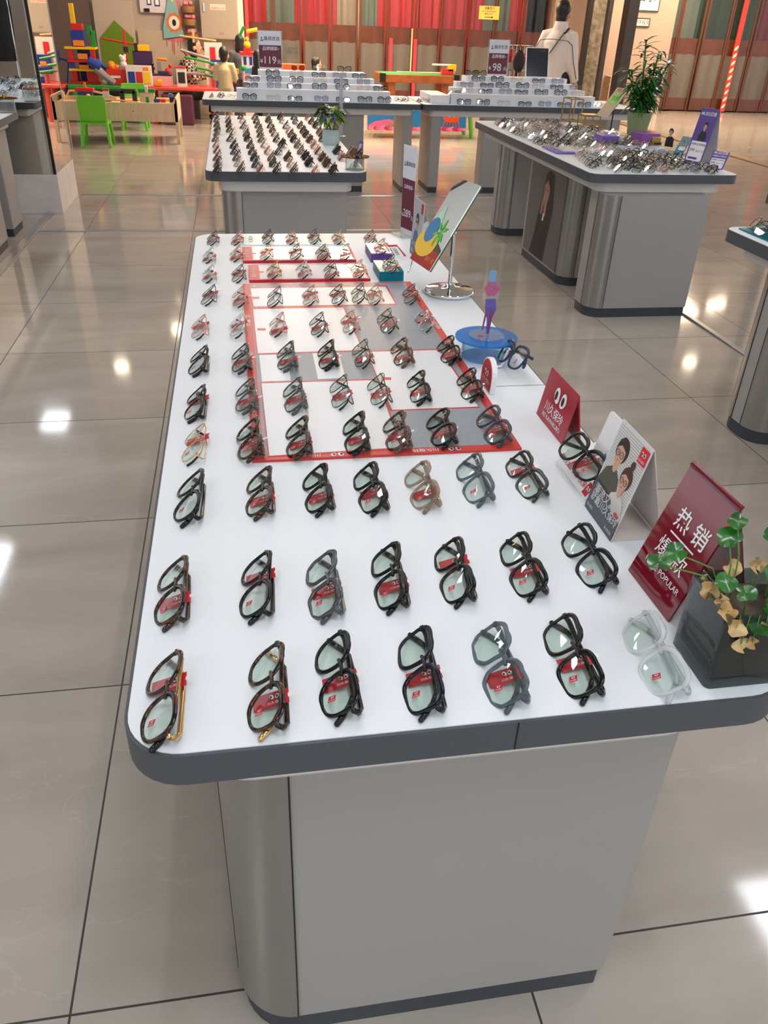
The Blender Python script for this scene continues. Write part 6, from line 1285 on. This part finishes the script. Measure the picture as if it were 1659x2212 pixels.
def person(loc, rz, s, label, pose, top, legs, hairlen=0, headk=1.0, collar=None, topname='jacket', extra=None):
    """faces -y before rz; pose gives joint positions in metres for a 1.7 m body, scaled by s"""
    t = thing('person', loc, label, 'person', rz); J = {k: Vector(v) * s for k, v in pose.items()}
    body, jk, tr = MB(), MB(), MB(); hk = s * headk
    H = J['head']
    body.ball(H, (.075 * hk, .092 * hk, .112 * hk), 20, 14); body.ball(H + Vector((0, -.02, -.055)) * hk, (.055 * hk, .065 * hk, .06 * hk), 16, 10)
    body.ball(H + Vector((0, -.098, -.02)) * hk, (.012 * hk, .018 * hk, .02 * hk), 8, 6)
    for k in (-1, 1): body.ball(H + Vector((k * .082, .005, -.03)) * hk, (.014 * hk, .022 * hk, .032 * hk), 8, 6)
    body.tube([H + Vector((0, .015, -.05)) * hk, J['neck'], J['chest']], [.052 * hk, .055 * s, .08 * s], 14)
    ch, pv = J['chest'], J['pelvis']
    body.tube([ch + Vector((0, 0, .05 * s)), ch, (ch + pv) / 2, pv], [.08 * s, .12 * s, .11 * s, .12 * s], 14)
    jk.tube([J['neck'] + Vector((0, 0, -.01)) * s, ch + Vector((0, 0, .07)) * s, ch, (ch + pv) / 2, pv + Vector((0, 0, -.06)) * s], [.06 * s, .13 * s, .165 * s, .16 * s, .155 * s], 18)
    for k, sd in ((-1, 'l'), (1, 'r')):
        S_, E_, W_ = J['sh_' + sd], J['el_' + sd], J['wr_' + sd]
        body.tube([ch + Vector((k * .06, 0, .06)) * s, S_, E_, W_], [.05 * s, .05 * s, .04 * s, .026 * s], 12)
        jk.tube([ch + Vector((k * .05, 0, .07)) * s, S_, (S_ + E_) / 2, E_, W_ + (E_ - W_) * .1], [.08 * s, .082 * s, .074 * s, .064 * s, .05 * s], 14)
        d = (W_ - E_).normalized(); sd_ = d.cross(Vector((0, 1, 0))).normalized() if abs(d.y) < .9 else Vector((1, 0, 0)); up_ = sd_.cross(d)
        pm = W_ + d * .05 * s; body.tube([W_, W_ + d * .03 * s, pm + d * .03 * s], [.026 * s, .036 * s, .034 * s], 10, flat=1)
        for j in range(4):
            b_0 = pm + d * .03 * s + up_ * (j - 1.5) * .018 * s; L_ = (.06, .072, .068, .052)[j] * s
            body.tube([b_0, b_0 + d * L_ * .55 + sd_ * k * -.004, b_0 + d * L_ * .9 + sd_ * -k * .02 * s], [.0095 * s, .0085 * s, .007 * s], 8)
        body.tube([W_ + d * .02 * s + up_ * .025 * s, pm + up_ * .052 * s, pm + up_ * .058 * s + d * .03 * s], [.012 * s, .011 * s, .008 * s], 8)
        Hp, K_j, A_ = J['hip_' + sd], J['kn_' + sd], J['an_' + sd]
        body.tube([pv + Vector((k * .05, 0, 0)) * s, Hp, K_j, A_], [.09 * s, .085 * s, .055 * s, .036 * s], 12)
        tr.tube([pv + Vector((k * .04, 0, .05)) * s, Hp, (Hp + K_j) / 2, K_j, A_ + (K_j - A_) * .05], [.12 * s, .105 * s, .09 * s, .072 * s, .06 * s], 14)
        F_ = A_ + Vector((0, -.12, -.05)) * s; body.tube([A_, A_ + Vector((0, -.05, -.05)) * s, F_], [.036 * s, .034 * s, .025 * s], 10)
        sh = MB(); sh.tube([A_ + Vector((0, .05, -.045)) * s, A_ + Vector((0, 0, -.035)) * s, F_ + Vector((0, -.03, -.01)) * s], [.036 * s, .048 * s, .036 * s], 12, flat=.9); remesh(sh, 'shoe', mat('dark shoes', '2a2826', .5), t, .01)
    remesh(body, 'body', SKIN, t, .009 * max(s, .8)); remesh(jk, topname, top, t, .012); remesh(tr, 'trousers', legs, t, .012)
    hb = MB(); hb.ball(H + Vector((0, .018, .026)) * hk, (.083 * hk, .094 * hk, .1 * hk), 20, 14)
    if hairlen: hb.ball(H + Vector((0, .03, -.02 - hairlen * .4)) * hk, (.09 * hk, .085 * hk, (.1 + hairlen * .5) * hk), 18, 12)
    else: hb.ball(H + Vector((0, .042, -.05)) * hk, (.066 * hk, .06 * hk, .078 * hk), 16, 10)
    cut = MB(); ho = remesh(hb, 'hair', HAIR, t, .008, 2)
    # open the hair in front of the face
    bm_v = ho.data.vertices
    for v in bm_v:
        r_ = (v.co - H) / hk
        if r_.y < -.035 and r_.z < .045: v.co = H + Vector((r_.x * .7, -.03 + (r_.y + .035) * .1, r_.z)) * hk
    ey = MB()
    for k in (-1, 1): ey.ball(H + Vector((k * .03, -.083, .008)) * hk, (.011 * hk, .006 * hk, .006 * hk), 8, 6)
    ey.build('eyes', INK, t)
    mo = MB(); mo.ball(H + Vector((0, -.083, -.062)) * hk, (.022 * hk, .006 * hk, .006 * hk), 8, 5); mo.build('mouth', mat('lips', '9a5a50', .5), t)
    return t, J
ST = dict(head=(0, -.01, 1.585), neck=(0, .01, 1.45), chest=(0, .01, 1.28), pelvis=(0, 0, .95), sh_l=(-.175, .01, 1.36), sh_r=(.175, .01, 1.36), el_l=(-.24, .04, 1.1), el_r=(.24, .04, 1.1), wr_l=(-.25, -.03, .86), wr_r=(.25, -.03, .86),
          hip_l=(-.09, 0, .88), hip_r=(.09, 0, .88), kn_l=(-.1, -.06, .49), kn_r=(.1, .0, .49), an_l=(-.1, -.04, .085), an_r=(.1, .12, .1))
# man in white
MW = dict(ST); MW.update(head=(0, -.02, 1.575), sh_l=(-.155, .02, 1.335), sh_r=(.155, .02, 1.335), el_l=(-.22, .05, 1.08), wr_l=(-.23, -.06, .88), el_r=(.225, .07, 1.09), wr_r=(.25, .0, .88))
t, J = person((4.08, 9.35, 0), PI - .8, 1.0, 'person in a white track jacket with dark piping and black cross-body strap', MW, mat('white track jacket', 'e6dcd6', .7), mat('dark trousers', '2a2c33', .7), topname='track_jacket')
mb = MB(); C_ = mat('black strap', '15151a', .6)
mb.tube([(-.11, .13, 1.385), (-.07, .178, 1.3), (.02, .2, 1.16), (.1, .195, 1.02), (.17, .1, .94)], .014, 6, flat=.5); mb.tube([(-.12, .145, 1.37), (-.11, .03, 1.42), (-.1, -.08, 1.36)], .014, 6, flat=.5); mb.build('cross_body_strap', C_, t)
mb = MB(); mb.tube([(.17 - .34 * i / 10, .14 + .045 * math.sin(PI * i / 10), 1.30 + .012 * math.sin(PI * i / 10)) for i in range(11)], .0035, 5)
for k in (-1, 1): mb.tube([(k * .17, .14, 1.30), (k * .215, .11, 1.26), (k * .27, .14, 1.1), (k * .29, .1, 1.0), (k * .29, .05, .93)], .0045, 5)
mb.build('piping', mat('black piping', '2a2a2e', .6), t)
mb = MB(); 
for k in (-1, 1):
    for z in (0, .025): mb.tube([J['wr_r' if k > 0 else 'wr_l'] + Vector((.052 * math.cos(a), .052 * math.sin(a), .03 + z)) for a in [i * PI / 8 for i in range(16)]], .005, 5, closed=True)
mb.build('cuff_stripes', C_, t)
mb = MB(); mb.tube([(0, .012, 1.40), (0, .01, 1.485)], [.09, .07], 16); mb.build('collar', mat('white track jacket', 'e6dcd6', .7), t, smooth=True)
# seated adult in plaid
PLAID = mat('plaid', '1b1a1c', .7); nt = PLAID.node_tree; N = nt.nodes; tc = N.new('ShaderNodeTexCoord'); ck = N.new('ShaderNodeTexChecker'); ck.inputs['Scale'].default_value = 26; ck.inputs[1].default_value = lin('19181b'); ck.inputs[2].default_value = lin('cbbfa8')
nt.links.new(tc.outputs['Object'], ck.inputs[0]); nt.links.new(ck.outputs[0], N['Principled BSDF'].inputs['Base Color'])
SIT = dict(ST); dz = -.58
for k in ('head', 'neck', 'chest', 'pelvis', 'sh_l', 'sh_r', 'hip_l', 'hip_r'): v = ST[k]; SIT[k] = (v[0], v[1] + {'head': -.16, 'neck': -.1, 'chest': -.06, 'sh_l': -.06, 'sh_r': -.06}.get(k, 0), v[2] + dz)
SIT.update(kn_l=(-.12, -.42, .42), kn_r=(.12, -.42, .42), an_l=(-.12, -.38, .08), an_r=(.12, -.38, .08), el_l=(-.26, -.16, .58), el_r=(.26, -.16, .58), wr_l=(-.16, -.36, .62), wr_r=(.16, -.36, .62))
t, J = person((-.33, 13.5, 0), PI / 2 - .1, .98, 'person in a black and cream plaid shirt sitting behind the red kids table', SIT, PLAID, mat('dark jeans', '23252d', .7), hairlen=.07, topname='plaid_shirt')
MB().prism(rrect(-.17, .17, -.17, .17, .04, 5), 0, .26).build('cube_stool', mat('grey stool', '4a4448', .5), label='low grey stool under the person in plaid', cat='stool')
o = bpy.data.objects['cube_stool.001']; o.location = (-.33, 13.5, 0)
# child in cream sweater
CH = dict(ST); CH.update(el_l=(-.24, -.02, 1.1), el_r=(.24, -.02, 1.1), wr_l=(-.16, -.2, 1.06), wr_r=(.16, -.2, 1.06), kn_l=(-.1, -.01, .49), kn_r=(.1, -.01, .49), an_l=(-.1, 0, .085), an_r=(.1, 0, .085))
person((.27, 11.95, 0), PI - .2, .60, 'child with short black hair in a cream sweater with white collar, seen from behind', CH, noisy('cream sweater', 'b8ab8a', 'c6ba9a', 40, .8), mat('beige trousers', 'b5a894', .8), headk=1.3, topname='sweater')
person((.5, 12.75, 0), PI + .1, .68, 'child with long black hair in a dark grey jacket, standing behind the toy castle', CH, mat('grey jacket', '4a5256', .7), mat('grey trousers', '33363a', .8), hairlen=.14, headk=1.2)
person((.72, 11.35, 0), PI / 2 + .4, .6, 'person in black with long hair, half hidden behind the 119 sign', CH, mat('black coat', '17171b', .7), mat('black trousers', '1b1b1f', .8), hairlen=.12, headk=1.2, topname='coat')
person((1.62, 12.9, 0), PI / 2 + .3, .52, 'small dark haired child whose head shows above the left stepped shelf', CH, mat('brown top', '5a463a', .7), mat('black trousers', '1b1b1f', .8), headk=1.45)
person((-1.75, 14.6 - .9 - .55 + .0, 0), PI, .01, 'x', CH, SKIN, SKIN) if False else None
# black bag hanging and red rack behind the 98 sign
t = thing('black_bag', (3.62, 9.6, 0), 'black bag on a wire rack between the 98 sign and the tablet', 'bag')
P = at(1121, 133, axis=1, val=9.6); t.location = (P.x, 9.6, P.z); mb = MB(); mb.ball((0, 0, 0), (.075, .04, .12), 16, 10); mb.tube([(-.03, 0, .1), (0, 0, .17), (.03, 0, .1)], .006, 6); mb.build('bag', mat('black nylon', '18181a', .6), t, smooth=True)
t = thing('wire_rack', (P.x, 9.75, 0), 'wire rack with red items behind the black bag', 'rack'); mb = MB()
for k in range(9): mb.box(-.2 + k * .05, -.197 + k * .05, -.002, .002, 0, P.z + .16)
for z in (.3, .6, P.z - .1, P.z + .05, P.z + .16): mb.box(-.2, .2, -.003, .003, z, z + .005)
mb.build('wires', CHROME, t); mb = MB(); mb.box(-.14, -.04, .02, .1, P.z - .02, P.z + .12); mb.box(.0, .14, .02, .1, P.z, P.z + .09); mb.build('red_packets', PINK_RED, t)
